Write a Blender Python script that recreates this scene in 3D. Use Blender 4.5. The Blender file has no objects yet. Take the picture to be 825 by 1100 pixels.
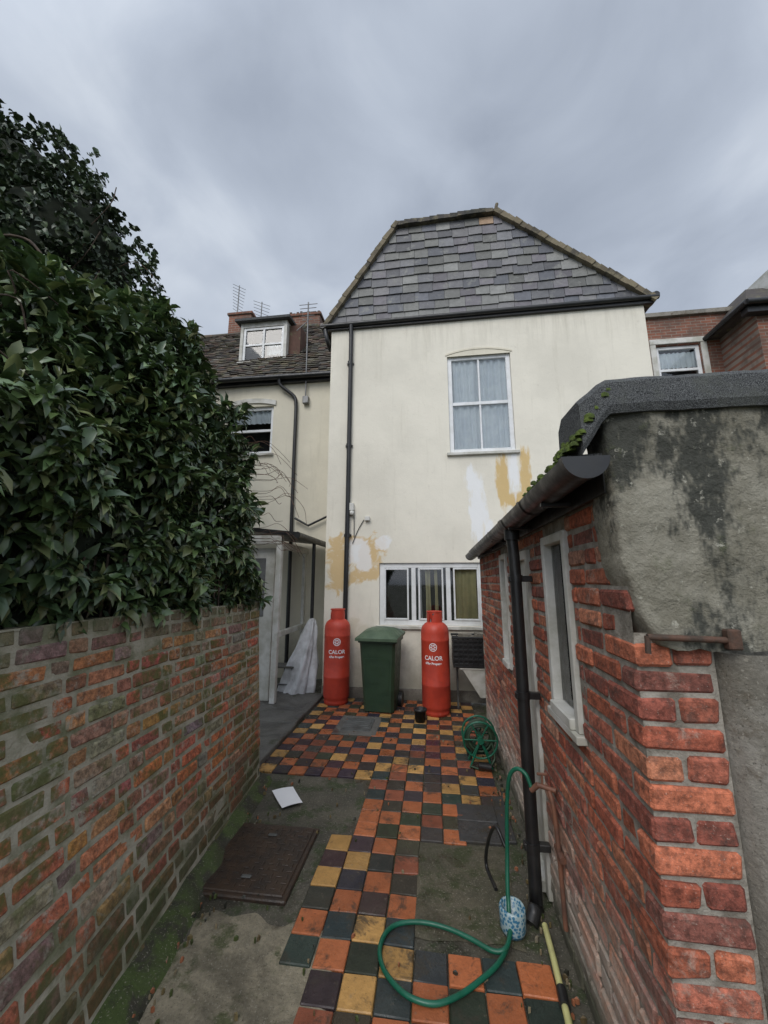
import bpy, math, random
import numpy as np
from mathutils import Vector, Matrix, noise as mnoise
random.seed(7); rng=np.random.default_rng(7)
S=bpy.context.scene
R=random.uniform
# ------------------------------------------------------------------ nodes
class N:
    def __init__(s,name):
        s.m=bpy.data.materials.new(name); s.m.use_nodes=True
        s.t=s.m.node_tree; s.t.nodes.clear()
        s.out=s.t.nodes.new('ShaderNodeOutputMaterial')
        s.b=s.t.nodes.new('ShaderNodeBsdfPrincipled')
        s.t.links.new(s.b.outputs[0],s.out.inputs[0])
        s.tc=s.t.nodes.new('ShaderNodeTexCoord').outputs['Object']
    def L(s,a,b):
        s.t.links.new(a,b)
    def put(s,inp,v):
        if isinstance(v,bpy.types.NodeSocket): s.L(v,inp)
        elif isinstance(v,(tuple,list)):
            inp.default_value=tuple(v)+((1,) if len(v)==3 and len(inp.default_value)==4 else ())
        else: inp.default_value=v
    def noise(s,scale,detail=6,rough=.6,vec=None,stretch=None,dist=0):
        n=s.t.nodes.new('ShaderNodeTexNoise'); v=vec or s.tc
        if stretch:
            mp=s.t.nodes.new('ShaderNodeMapping'); s.L(v,mp.inputs[0]); mp.inputs['Scale'].default_value=stretch; v=mp.outputs[0]
        s.L(v,n.inputs['Vector']); n.inputs['Scale'].default_value=scale; n.inputs['Detail'].default_value=min(detail,5)
        n.inputs['Roughness'].default_value=rough; n.inputs['Distortion'].default_value=dist
        return n.outputs['Fac']
    def ramp(s,v,lo,hi,a=0.,b=1.):
        n=s.t.nodes.new('ShaderNodeMapRange'); n.interpolation_type='SMOOTHSTEP'
        s.put(n.inputs[0],v); 
        for i,x in enumerate((lo,hi,a,b)): n.inputs[i+1].default_value=x
        return n.outputs[0]
    def mix(s,f,a,b,mode='MIX'):
        n=s.t.nodes.new('ShaderNodeMix'); n.data_type='RGBA'; n.blend_type=mode
        s.put(n.inputs[0],f); s.put(n.inputs[6],a); s.put(n.inputs[7],b); return n.outputs[2]
    def math(s,op,a,b=0.,c=None):
        n=s.t.nodes.new('ShaderNodeMath'); n.operation=op; s.put(n.inputs[0],a); s.put(n.inputs[1],b)
        if c is not None: s.put(n.inputs[2],c)
        return n.outputs[0]
    def attr(s):
        n=s.t.nodes.new('ShaderNodeAttribute'); n.attribute_name='col'; return n.outputs['Color']
    def xyz(s):
        n=s.t.nodes.new('ShaderNodeSeparateXYZ'); s.L(s.tc,n.inputs[0]); return n.outputs
    def bump(s,h,strength=.5,dist=.01,prev=None):
        n=s.t.nodes.new('ShaderNodeBump'); n.inputs['Strength'].default_value=strength; n.inputs['Distance'].default_value=dist
        s.put(n.inputs['Height'],h)
        if prev: s.L(prev,n.inputs['Normal'])
        return n.outputs[0]
    def fin(s,col,rough=.8,nrm=None,**k):
        s.put(s.b.inputs['Base Color'],col); s.put(s.b.inputs['Roughness'],rough)
        if nrm: s.L(nrm,s.b.inputs['Normal'])
        for a,v in k.items(): s.b.inputs[a.replace('_',' ')].default_value=v
        return s.m
def simple(name,c,c2=None,scale=8,rough=.6,bump=.2,bs=60,bd=.004,**k):
    n=N(name); c2=c2 or tuple(x*.7 for x in c)
    f=n.ramp(n.noise(scale),.35,.68)
    col=n.mix(f,c,c2)
    r=n.ramp(n.noise(scale*3),.3,.7,max(.05,rough-.1),min(1,rough+.12))
    return n.fin(col,r,n.bump(n.noise(bs,4),bump,bd),**k)
def brickmat(name,lich,lamt,moss=None,white_low=False,grime=1.0,gcol=(.07,.05,.04)):
    n=N(name); c=n.attr()
    f=n.noise(38,6,.72)
    c=n.mix(1,c,n.mix(n.ramp(f,.28,.72),(.42,.40,.38),(1.55,1.5,1.45)),'MULTIPLY')
    g=n.noise(11,6,.75)
    c=n.mix(n.ramp(g,.50,.68,0,.85*grime),c,gcol)
    l=n.math('ADD',n.math('MULTIPLY',n.noise(14,6,.75,dist=.4),.6),n.math('MULTIPLY',n.noise(2.5,4),.4))
    c=n.mix(n.ramp(l,lamt[0],lamt[1],0,.85),c,lich)
    c=n.mix(n.ramp(n.noise(130,3,.6),.60,.70,0,.45),c,(.05,.04,.035))
    c=n.mix(n.ramp(n.noise(170,3,.6),.63,.72,0,.5),c,(.5,.45,.38))
    z=n.xyz()[2]
    if white_low:
        zz=n.ramp(n.math('ADD',z,n.math('MULTIPLY',n.noise(6,6,.75),-1.1)),-.45,.20,.8,0)
        c=n.mix(zz,c,(.45,.42,.36))
        c=n.mix(n.ramp(n.math('ADD',z,n.math('MULTIPLY',n.noise(7,6),-.25)),-.08,.1,.9,0),c,(.05,.055,.03))
    if moss:
        mm=n.math('MULTIPLY',n.ramp(n.noise(2.6,6,.7),.47,.58),n.ramp(n.noise(25,5),.32,.55))
        c=n.mix(n.math('MULTIPLY',mm,.85),c,moss)
        c=n.mix(n.ramp(n.math('ADD',z,n.math('MULTIPLY',n.noise(4,6,.7),-.8)),-.35,.15,.85,0),c,(.055,.065,.025))
        c=n.mix(n.ramp(n.math('ADD',z,n.math('MULTIPLY',n.noise(5,6,.7),.35)),1.52,1.72,0,.7),c,(.13,.135,.08))
    b=n.bump(n.noise(20,6,.6),1.,.009); b=n.bump(f,.9,.005,b); b=n.bump(n.noise(170,4,.7),.8,.0025,b)
    return n.fin(c,.9,b)
def ccol(c): return tuple(c)+(1,)
# ------------------------------------------------------------------ mesh builder
class MB:
    def __init__(s): s.v=[];s.f=[];s.c=[];s.sm=[]
    def add(s,vs,fs,c=(.5,.5,.5),smooth=False):
        o=len(s.v); s.v+= [tuple(p) for p in vs]
        for f in fs: s.f.append(tuple(i+o for i in f)); s.c.append(c); s.sm.append(smooth)
    def hexa(s,p,c=(.5,.5,.5)):
        s.add(p,[(0,3,2,1),(4,5,6,7),(0,1,5,4),(1,2,6,5),(2,3,7,6),(3,0,4,7)],c)
    def box(s,x0,x1,y0,y1,z0,z1,c=(.5,.5,.5)):
        s.hexa([(x0,y0,z0),(x1,y0,z0),(x1,y1,z0),(x0,y1,z0),(x0,y0,z1),(x1,y0,z1),(x1,y1,z1),(x0,y1,z1)],c)
    def quad(s,a,b,c_,d,c=(.5,.5,.5)): s.add([a,b,c_,d],[(0,1,2,3)],c)
    def cbox(s,P,a0,a1,b0,b1,d0,d1,c=(.5,.5,.5),bev=.004,jit=.0):
        """chamfered box, mapped through P(a,b,d)"""
        r=(( a0,a1),(b0,b1),(d0,d1)); V={}; vs=[]
        for k in range(8):
            sg=((k&1),(k>>1)&1,(k>>2)&1)
            j=[R(-jit,jit) for _ in range(3)]
            for ax in range(3):
                p=[]
                for q in range(3):
                    val=r[q][sg[q]]+j[q]
                    if q!=ax: val+= bev if sg[q]==0 else -bev
                    p.append(val)
                V[(sg,ax)]=len(vs); vs.append(P(*p))
        fs=[]
        for ax in range(3):
            o=[q for q in range(3) if q!=ax]
            for sd in (0,1):
                cyc=[]
                for (u,w) in ((0,0),(1,0),(1,1),(0,1)):
                    g=[0,0,0];g[ax]=sd;g[o[0]]=u;g[o[1]]=w; cyc.append(V[(tuple(g),ax)])
                fs.append(tuple(cyc))
            for u in (0,1):
                for w in (0,1):
                    g0=[0,0,0];g0[o[0]]=u;g0[o[1]]=w; g1=list(g0); g1[ax]=1
                    g0=tuple(g0);g1=tuple(g1)
                    fs.append((V[(g0,o[0])],V[(g1,o[0])],V[(g1,o[1])],V[(g0,o[1])]))
        for k in range(8):
            sg=((k&1),(k>>1)&1,(k>>2)&1); fs.append((V[(sg,0)],V[(sg,1)],V[(sg,2)]))
        s.add(vs,fs,c)
    def bb(s,x0,x1,y0,y1,z0,z1,c=(.5,.5,.5),bev=.006): s.cbox(lambda a,b,d:(a,b,d),x0,x1,y0,y1,z0,z1,c,bev)
    def tube(s,pts,r,n=10,c=(.5,.5,.5),cap=True):
        pts=[Vector(p) for p in pts]; rr=r if isinstance(r,(list,tuple)) else [r]*len(pts)
        vs=[];fs=[]; prev=None
        for i,p in enumerate(pts):
            t=(pts[min(i+1,len(pts)-1)]-pts[max(i-1,0)]).normalized()
            if prev is None:
                a=t.orthogonal().normalized()
            else:
                a=(prev-t*prev.dot(t)); a=a.normalized() if a.length>1e-5 else t.orthogonal().normalized()
            prev=a; b=t.cross(a)
            for k in range(n):
                an=2*math.pi*k/n; vs.append(p+(a*math.cos(an)+b*math.sin(an))*rr[i])
        for i in range(len(pts)-1):
            for k in range(n):
                k2=(k+1)%n; fs.append((i*n+k,i*n+k2,(i+1)*n+k2,(i+1)*n+k))
        s.add(vs,fs,c,True)
        if cap:
            s.add(vs[:n],[tuple(range(n))],c); s.add(vs[-n:],[tuple(range(n))],c)
    def lathe(s,cx,cy,prof,n=32,c=(.5,.5,.5),smooth=True):
        vs=[];fs=[]
        for r,z in prof:
            for k in range(n):
                a=2*math.pi*k/n; vs.append((cx+r*math.cos(a),cy+r*math.sin(a),z))
        for i in range(len(prof)-1):
            for k in range(n):
                k2=(k+1)%n; fs.append((i*n+k,i*n+k2,(i+1)*n+k2,(i+1)*n+k))
        s.add(vs,fs,c,smooth)
    def obj(s,name,mat,parent=None):
        me=bpy.data.meshes.new(name); me.from_pydata(s.v,[],s.f); me.update()
        ca=me.color_attributes.new('col','FLOAT_COLOR','CORNER')
        n=np.array([len(f) for f in s.f]); c=np.array([ccol(x) for x in s.c],dtype=np.float32)
        ca.data.foreach_set('color',np.repeat(c,n,axis=0).ravel())
        me.polygons.foreach_set('use_smooth',s.sm)
        me.materials.append(mat)
        o=bpy.data.objects.new(name,me); S.collection.objects.link(o)
        if parent: o.parent=parent
        return o
def empty(name):
    e=bpy.data.objects.new(name,None); S.collection.objects.link(e); return e
def spline(pts,n=8):
    pts=[Vector(p) for p in pts]; out=[]
    q=[pts[0]*2-pts[1]]+pts+[pts[-1]*2-pts[-2]]
    for i in range(1,len(q)-2):
        for k in range(n):
            t=k/n; a,b,c,d=q[i-1],q[i],q[i+1],q[i+2]
            out.append(.5*((2*b)+(c-a)*t+(2*a-5*b+4*c-d)*t*t+(3*b-a-3*c+d)*t**3))
    out.append(pts[-1]); return out
def holes(mb,P,a0,a1,b0,b1,hs,depth=.12,c=(.5,.5,.5)):
    A=sorted({a0,a1,*[h[0] for h in hs],*[h[1] for h in hs]}); B=sorted({b0,b1,*[h[2] for h in hs],*[h[3] for h in hs]})
    for i in range(len(A)-1):
        for j in range(len(B)-1):
            ca=(A[i]+A[i+1])/2; cb=(B[j]+B[j+1])/2
            if any(h[0]<ca<h[1] and h[2]<cb<h[3] for h in hs): continue
            mb.quad(P(A[i],B[j],0),P(A[i+1],B[j],0),P(A[i+1],B[j+1],0),P(A[i],B[j+1],0),c)
    for h in hs:
        q=[(h[0],h[2]),(h[1],h[2]),(h[1],h[3]),(h[0],h[3])]
        for k in range(4):
            m=q[k];n_=q[(k+1)%4]; mb.quad(P(*m,0),P(*n_,0),P(*n_,-depth),P(*m,-depth),c)
# ------------------------------------------------------------------ materials
M={}
M['black']=simple('black_plastic',(.012,.012,.013),(.022,.022,.022),6,.38,.1)
M['white']=simple('white_pvc',(.78,.79,.80),(.64,.65,.64),4,.35,.05)
M['dirtywhite']=simple('aged_white_paint',(.62,.61,.57),(.42,.41,.35),5,.6,.3)
n=N('red_paint'); c=n.mix(n.ramp(n.noise(5),.35,.7),(.52,.055,.028),(.40,.042,.024)); c=n.mix(n.ramp(n.noise(26,6,.75),.60,.72,0,.6),c,(.16,.05,.035)); c=n.mix(n.ramp(n.noise(40,5,.7,stretch=(1,1,.3)),.66,.74,0,.5),c,(.55,.33,.28))
M['red']=n.fin(c,n.ramp(n.noise(9),.3,.7,.4,.65),n.bump(n.noise(40,4),.25,.003))
M['iron']=simple('rusty_iron',(.030,.022,.018),(.055,.034,.022),14,.36,.6,80)
M['rust']=simple('rusted_steel',(.11,.055,.035),(.05,.035,.025),25,.8,.6,80)
M['copper']=simple('pipe_brown',(.20,.09,.055),(.11,.06,.045),12,.5,.3)
M['green']=simple('green_plastic',(.028,.058,.030),(.020,.043,.024),5,.5,.15)
M['lid']=simple('green_plastic_lid',(.095,.14,.085),(.05,.085,.05),5,.5,.2)
M['hose']=simple('green_hose_rubber',(.008,.12,.07),(.006,.09,.05),9,.4,.1)
M['yellowpipe']=simple('pale_yellow_plastic',(.58,.56,.24),(.42,.40,.18),9,.5,.1)
M['paper']=simple('paper_white',(.85,.86,.88),(.8,.8,.82),2,.6,.1)
M['sheet']=simple('plastic_sheet',(.66,.67,.68),(.42,.42,.42),5,.4,.3,20,.02)
M['dark']=simple('dark_interior',(.012,.012,.014),(.02,.02,.02),3,.9,0)
M['grey']=simple('grey_metal',(.20,.20,.20),(.13,.13,.13),9,.45,.1,Metallic=.5)
M['drain']=simple('drain_metal',(.11,.115,.11),(.06,.06,.055),9,.6,.4)
n=N('window_glass'); tr=n.t.nodes.new('ShaderNodeBsdfTransparent'); gl=n.t.nodes.new('ShaderNodeBsdfGlossy'); gl.inputs['Roughness'].default_value=.03
tr.inputs[0].default_value=(.88,.92,.92,1); mx=n.t.nodes.new('ShaderNodeMixShader'); fr=n.t.nodes.new('ShaderNodeFresnel'); fr.inputs[0].default_value=1.5
n.L(n.math('ADD',fr.outputs[0],.05),mx.inputs[0]); n.L(tr.outputs[0],mx.inputs[1]); n.L(gl.outputs[0],mx.inputs[2]); n.L(mx.outputs[0],n.out.inputs[0]); M['glass']=n.m
M['curtain']=simple('curtain_fabric',(.90,.92,.94),(.78,.81,.85),5,.9,.3)
M['curtainY']=simple('yellowish_blind',(.62,.55,.30),(.5,.45,.26),5,.9,.3)
def cream(name,patches=True,base=(.80,.755,.645)):
    n=N(name); x=n.xyz()
    big=n.noise(.9,6,.65); c=n.mix(n.ramp(big,.35,.7),base,tuple(b*.88 for b in base))
    st=n.noise(2.2,6,.7,stretch=(3.2,3.2,.28)); c=n.mix(n.ramp(st,.52,.78,0,.36),c,(.50,.46,.36))
    c=n.mix(n.ramp(n.noise(14,6,.7),.58,.76,0,.22),c,(.42,.38,.30))
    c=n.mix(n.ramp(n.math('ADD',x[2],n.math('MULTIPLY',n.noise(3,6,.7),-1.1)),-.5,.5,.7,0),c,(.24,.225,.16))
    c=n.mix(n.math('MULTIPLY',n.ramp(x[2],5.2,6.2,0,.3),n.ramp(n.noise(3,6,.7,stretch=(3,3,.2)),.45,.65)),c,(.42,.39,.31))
    if patches:
        wob=n.noise(4.2,5,.6,dist=.8); wob2=n.noise(3.,5,.65,stretch=(3.2,1,.8))
        def mask(L,k=3.4,soft=.22,w=None):
            m=None; w=w or wob
            for (cx,cz,rx,rz) in L:
                a=n.math('DIVIDE',n.math('SUBTRACT',x[0],cx),rx); b=n.math('DIVIDE',n.math('SUBTRACT',x[2],cz),rz)
                d=n.math('ADD',n.math('MULTIPLY',a,a),n.math('MULTIPLY',b,b))
                d=n.math('ADD',d,n.math('MULTIPLY',n.math('SUBTRACT',w,.5),k*2))
                q=n.ramp(d,1-soft,1+soft,1,0); m=q if m is None else n.math('MAXIMUM',m,q)
            return m
        c=n.mix(n.math('MULTIPLY',mask([(-1.5,1.98,.22,.42),(-1.2,1.86,.36,.16),(-.95,2.14,.2,.26),(-1.0,1.85,.24,.12),(-1.3,2.35,.3,.07)],soft=.5),.8),c,(.62,.42,.17))
        c=n.mix(n.math('MULTIPLY',mask([(1.10,3.3,.09,.5),(1.44,3.4,.09,.42),(1.28,2.95,.2,.12)],2.6,.5,wob2),.85),c,(.62,.42,.15))
        c=n.mix(n.math('MULTIPLY',mask([(-1.18,2.14,.16,.24),(-.8,2.3,.12,.1),(-1.05,1.98,.1,.1)],soft=.5),.75),c,(.82,.83,.84))
        c=n.mix(n.math('MULTIPLY',mask([(.70,2.8,.13,.62),(.62,3.3,.09,.25),(1.27,3.45,.08,.42),(.85,2.35,.1,.25)],2.6,.5,wob2),.8),c,(.84,.85,.86))
        c=n.mix(mask([(-1.32,.9,.6,.2)],2.,.5),c,(.68,.63,.50))
    b=n.bump(n.noise(3,6,.6),.4,.02); b=n.bump(n.noise(70,6,.7),.6,.004,b)
    return n.fin(c,.85,b)
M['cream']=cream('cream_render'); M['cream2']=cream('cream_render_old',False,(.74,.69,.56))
M['mortar']=simple('mortar',(.36,.33,.28),(.17,.15,.12),14,.95,.9,70,.008)
M['mortarL']=simple('lime_mortar_mossy',(.40,.37,.29),(.17,.175,.10),7,.95,.9,70,.008)
M['brickR']=brickmat('red_brick_weathered',(.40,.31,.25),(.56,.68),None,True,.8)
M['brickL']=brickmat('old_wall_brick',(.38,.36,.29),(.51,.62),(.095,.11,.03),False,.8,(.09,.06,.045))
n=N('far_brickwork'); bt=n.t.nodes.new('ShaderNodeTexBrick'); mp=n.t.nodes.new('ShaderNodeMapping'); mp.inputs['Rotation'].default_value=(math.radians(90),0,0)
n.L(n.tc,mp.inputs[0]); n.L(mp.outputs[0],bt.inputs[0]); bt.inputs['Scale'].default_value=1; bt.inputs['Brick Width'].default_value=.225; bt.inputs['Row Height'].default_value=.075; bt.inputs['Mortar Size'].default_value=.008
bt.inputs['Color1'].default_value=(.27,.10,.06,1); bt.inputs['Color2'].default_value=(.17,.075,.05,1); bt.inputs['Mortar'].default_value=(.26,.22,.18,1)
c=n.mix(n.ramp(n.noise(2,6,.7),.42,.66,0,.7),bt.outputs[0],(.10,.07,.055)); M['brickF']=n.fin(c,.9,n.bump(n.noise(50),.4,.005))
def tilem(name,lich,lo,hi,rough=.6):
    n=N(name); c=n.attr(); c=n.mix(1,c,n.mix(n.noise(12,6,.65),(.55,.55,.55),(1.45,1.45,1.45)),'MULTIPLY')
    c=n.mix(n.ramp(n.noise(5,6,.75),lo,hi,0,.8),c,lich)
    return n.fin(c,rough,n.bump(n.noise(40,6,.7),.7,.006))
M['slate']=tilem('hung_slate',(.23,.23,.21),.52,.70,.6)
M['rooftile']=tilem('old_roof_tile',(.15,.14,.075),.50,.66,.85)
M['verge']=tilem('mossy_verge_mortar',(.22,.19,.12),.45,.65,.95)
def conc(name,a,b,mossc,ml=.52,mh=.66,bs=1.,wet=.5):
    n=N(name); c=n.mix(n.ramp(n.noise(2.3,6,.7),.35,.65),a,b)
    c=n.mix(n.ramp(n.noise(5,6,.75),ml,mh,0,.9),c,mossc)
    wt=n.noise(1.4,6,.7,dist=.5)
    c=n.mix(n.ramp(wt,.5,.62,0,.6),c,tuple(q*.4 for q in b))
    c=n.mix(1,c,n.mix(n.noise(60,6,.75),(.5,.5,.5),(1.5,1.5,1.5)),'MULTIPLY')
    c=n.mix(n.ramp(n.noise(110,3,.6),.60,.68,0,.55),c,(.36,.33,.27))
    c=n.mix(n.ramp(n.noise(150,3,.6),.60,.68,0,.6),c,(.02,.02,.015))
    b_=n.bump(n.noise(7,6,.6),.6*bs,.025); b_=n.bump(n.noise(90,6,.75),.8*bs,.006,b_)
    return n.fin(c,n.ramp(wt,.46,.60,.92,wet),b_)
M['yard']=conc('yard_concrete',(.105,.095,.07),(.06,.056,.042),(.035,.05,.016),.48,.62,.8,.22)
M['slab']=conc('worn_concrete_slab',(.31,.27,.19),(.17,.15,.105),(.07,.08,.03),.50,.64)
M['patch']=conc('patch_concrete',(.12,.105,.07),(.07,.065,.042),(.04,.05,.016),.46,.62,.8,.25)
M['kerb']=conc('path_concrete',(.14,.135,.12),(.09,.085,.075),(.05,.055,.03),.55,.7,.8,.3)
M['soil']=conc('mossy_soil',(.05,.045,.03),(.03,.03,.018),(.06,.09,.02),.42,.56)
M['ground']=conc('garden_ground',(.10,.10,.06),(.06,.075,.03),(.04,.06,.02))
n=N('stained_cement_render'); x=n.xyz()
c=n.mix(n.ramp(n.noise(4,6,.7),.35,.65),(.32,.30,.24),(.19,.175,.13))
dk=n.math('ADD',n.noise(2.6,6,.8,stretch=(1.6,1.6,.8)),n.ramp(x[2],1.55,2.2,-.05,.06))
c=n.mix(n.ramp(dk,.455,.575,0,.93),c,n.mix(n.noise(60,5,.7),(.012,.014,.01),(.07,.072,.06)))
c=n.mix(n.ramp(n.noise(9,6,.75),.56,.70,0,.6),c,(.10,.11,.05))
c=n.mix(n.ramp(n.noise(24,6,.75),.6,.68,0,.7),c,(.48,.46,.38))
M['cement']=n.fin(c,.92,n.bump(n.noise(110,5,.75),1,.006,n.bump(n.noise(9,6,.65),1,.03)))
M['cement2']=conc('cement_post',(.27,.25,.215),(.17,.155,.125),(.10,.075,.05),.5,.68)
n=N('roofing_felt'); c=n.mix(n.ramp(n.noise(420,2,.5),.42,.6),(.016,.017,.019),(.13,.135,.135)); c=n.mix(n.ramp(n.noise(5,6,.75),.48,.66,0,.6),c,(.085,.09,.075))
M['felt']=n.fin(c,.9,n.bump(n.noise(300,3),.9,.003,n.bump(n.noise(8,5),.6,.03)))
M['moss']=simple('green_moss',(.10,.14,.02),(.04,.06,.012),30,1,.9,90,.02)
n=N('quarry_tile'); c=n.attr(); c=n.mix(1,c,n.mix(n.noise(14,6,.7),(.5,.5,.5),(1.5,1.5,1.5)),'MULTIPLY')
dn=n.math('ADD',n.math('MULTIPLY',n.noise(9,6,.78,dist=.5),.6),n.math('MULTIPLY',n.noise(1.7,4),.4))
c=n.mix(n.ramp(dn,.50,.61,0,.82),c,(.048,.040,.028))
c=n.mix(n.ramp(n.noise(22,6,.75),.60,.70,0,.4),c,(.20,.16,.11))
c=n.mix(n.ramp(n.noise(95,4,.7),.61,.69,0,.6),c,(.025,.022,.018))
M['tile']=n.fin(c,n.ramp(n.noise(4,6),.38,.62,.25,.75),n.bump(n.noise(60,6,.7),.7,.004,n.bump(n.noise(11,5),.5,.012)))
M['tile'].node_tree.nodes  # keep
n.b.inputs['Specular IOR Level'].default_value=.35
n=N('mosaic_glaze'); v=n.t.nodes.new('ShaderNodeTexVoronoi'); n.L(n.tc,v.inputs[0]); v.inputs['Scale'].default_value=75
M['blue']=n.fin(n.mix(n.ramp(v.outputs['Distance'],.4,.6),(.03,.15,.26),(.32,.42,.44)),.3)
def leafm(name,rough,coat):
    n=N(name); c=n.attr(); c=n.mix(1,c,n.mix(n.noise(30,4),(.7,.7,.7),(1.3,1.3,1.3)),'MULTIPLY')
    n.fin(c,rough,None); n.b.inputs['Coat Weight'].default_value=coat; n.b.inputs['Coat Roughness'].default_value=.3
    return n.m
M['leaf']=leafm('glossy_leaf',.38,.4); M['ivy']=leafm('ivy_leaf',.5,.15)
M['bark']=simple('twig_bark',(.10,.07,.05),(.05,.035,.025),20,.9,.5)
M['vine']=simple('reddish_vine',(.16,.08,.05),(.09,.06,.04),20,.8,.3)
M['core']=simple('shaded_foliage_core',(.012,.018,.008),(.02,.026,.012),6,1,.5)  # near-black colour puts the inner shade into the added core shells

# ------------------------------------------------------------------ ground
mb=MB(); mb.quad((-300,-200,-.012),(300,-200,-.012),(300,400,-.012),(-300,400,-.012)); mb.obj('ground',M['ground'])
def sheet(name,x0,x1,y0,y1,z,mat,st=.12,amp=.004,edge=0,parent=None):
    mb=MB(); nx=max(2,int((x1-x0)/st)); ny=max(2,int((y1-y0)/st)); vs=[];fs=[]
    for j in range(ny+1):
        for i in range(nx+1):
            x=x0+(x1-x0)*i/nx; y=y0+(y1-y0)*j/ny; zz=z+amp*mnoise.noise(Vector((x*3,y*3,z)))
            if edge and (i in(0,nx) or j in (0,ny)):
                x+=edge*mnoise.noise(Vector((x*9,y*9,3))); y+=edge*mnoise.noise(Vector((x*9,y*9,7))); zz-=.008
            vs.append((x,y,zz))
    for j in range(ny):
        for i in range(nx): a=j*(nx+1)+i; fs.append((a,a+1,a+nx+2,a+nx+1))
    mb.add(vs,fs,smooth=True); return mb.obj(name,mat,parent)
sheet('yard_pavement',-3.6,.62,-1.5,8,-.002,M['yard'])
sheet('worn_concrete_slab',-1.24,-.46,.6,2.2,.006,M['slab'],.035,.006,.09)
sheet('concrete_patch',-.17,.40,2.2,2.9,.010,M['patch'],.04,.004,.03)
mb=MB(); mb.bb(-2.5,-1.66,3.5,4.75,-.01,.05,bev=.01); mb.bb(-2.5,-1.68,4.76,6.0,-.01,.048,bev=.01); mb.obj('raised_concrete_path',M['kerb'])
# tiled floor
mb=MB(); T=.152
BL=(.034,.031,.029); OR=(.40,.125,.048); BU=(.50,.28,.09); DR=(.24,.075,.04)
def tcol(i,j):
    q=(i+j)%2
    if R(0,1)<.03: return random.choice([BL,OR,DR,BU])
    if q==0: return tuple(c*R(.8,1.7) for c in BL)
    c=random.choice([OR,OR,OR,BU,BU,DR]) ; s=R(.75,1.2); return tuple(x*s for x in c)
def inreg(x,y):
    if y>5.9: return False
    w=.05*mnoise.noise(Vector((x*4,y*4,0)))
    if -1.22<x<-.68 and 4.55<y<5.2: return False
    if y>3.62+w: return -1.62<x<.5
    if y>2.9: return -.52<x<.42 and not(x>.12 and y<3.35)
    if y>2.2: return (-.78<x<-.19) 
    if y>1.95: return -.70<x<.47
    if y>1.6: return (-.62+(1.95-y)*.5)<x<.47
    return (-.42)<x<.47
for i in range(-12,6):
    for j in range(2,42):
        x=i*T+.02; y=j*T
        if not inreg(x+T/2,y+T/2): continue
        if R(0,1)<.012: continue
        g=.0028; a=R(-.014,.014); dz=R(-.003,.003); tx=R(-.015,.015); ty=R(-.015,.015); cx=x+T/2+R(-.001,.001); cy=y+T/2
        def P(u,v,d,cx=cx,cy=cy,a=a,dz=dz,tx=tx,ty=ty):
            return (cx+u*math.cos(a)-v*math.sin(a),cy+u*math.sin(a)+v*math.cos(a),d+dz+tx*u+ty*v)
        h=T/2-g; mb.cbox(P,-h,h,-h,h,-.01,.0125,tcol(i,j),.004,.0014)
mb.obj('tiled_pavement',M['tile'])
mb=MB()
for (x0,x1,y0,y1) in [(.125,.40,2.92,3.14),(.125,.41,3.15,3.36),(.41,.5,2.95,3.5)]:
    mb.bb(x0,x1,y0,y1,-.005,.016,(.05,.05,.05),.005)
for k in range(9):
    x=R(-1.50,-1.40);y=R(2.15,2.6); mb.bb(x,x+R(.03,.06),y,y+R(.03,.06),0,.02,(.38,.11,.05),.004)
mb.obj('slate_paving_slabs',M['tile'])
g=empty('drain_cover'); mb=MB(); mb.bb(-1.2,-.69,4.58,5.18,-.01,.016,(0,0,0),.006); mb.obj('slab',M['kerb'],g)
mb=MB(); mb.bb(-1.12,-.77,4.68,5.08,.01,.022,bev=.004)
for k in range(6): mb.bb(-1.09,-.80,4.71+k*.06,4.735+k*.06,.02,.028,bev=.003)
mb.obj('grate',M['drain'],g)
g=empty('manhole_cover'); mb=MB(); mb.bb(-1.40,-.83,2.29,2.92,-.01,.018,bev=.006); mb.obj('frame',M['iron'],g)
mb=MB(); mb.bb(-1.375,-.855,2.315,2.895,.012,.026,bev=.005)
for i in range(11):
    for j in range(12):
        x=-1.35+i*.045;y=2.34+j*.045
        if (i+j)%2: mb.bb(x,x+.036,y+.012,y+.022,.025,.030,bev=.002)
        else: mb.bb(x+.012,x+.022,y,y+.036,.025,.030,bev=.002)
mb.obj('plate',M['iron'],g); mb=MB()
for x,y in((-1.115,2.42),(-1.115,2.79)): mb.bb(x-.03,x+.03,y-.012,y+.012,.027,.034,bev=.003)
mb.obj('lift_keys',M['drain'],g)
mb=MB(); vs=[];fs=[]
for j in range(60):
    y=-.3+j*.065; bx=-1.3-.129*(y-1.69)
    for i,(dx,z) in enumerate([(-.05,.07),(.02,.055),(.06,.03),(.11,-.004)]):
        w=mnoise.noise(Vector((y*5,i,0))); vs.append((bx+dx+w*.03+(0.05 if i>1 else 0)*max(0,2.6-y)*.6,y,z+w*.02 if i<3 else z-.01))
for j in range(59):
    for i in range(3): a=j*4+i; fs.append((a,a+1,a+5,a+4))
mb.add(vs,fs,smooth=True); mb.obj('mossy_soil_strip',M['soil'])
mb=MB()
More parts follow.
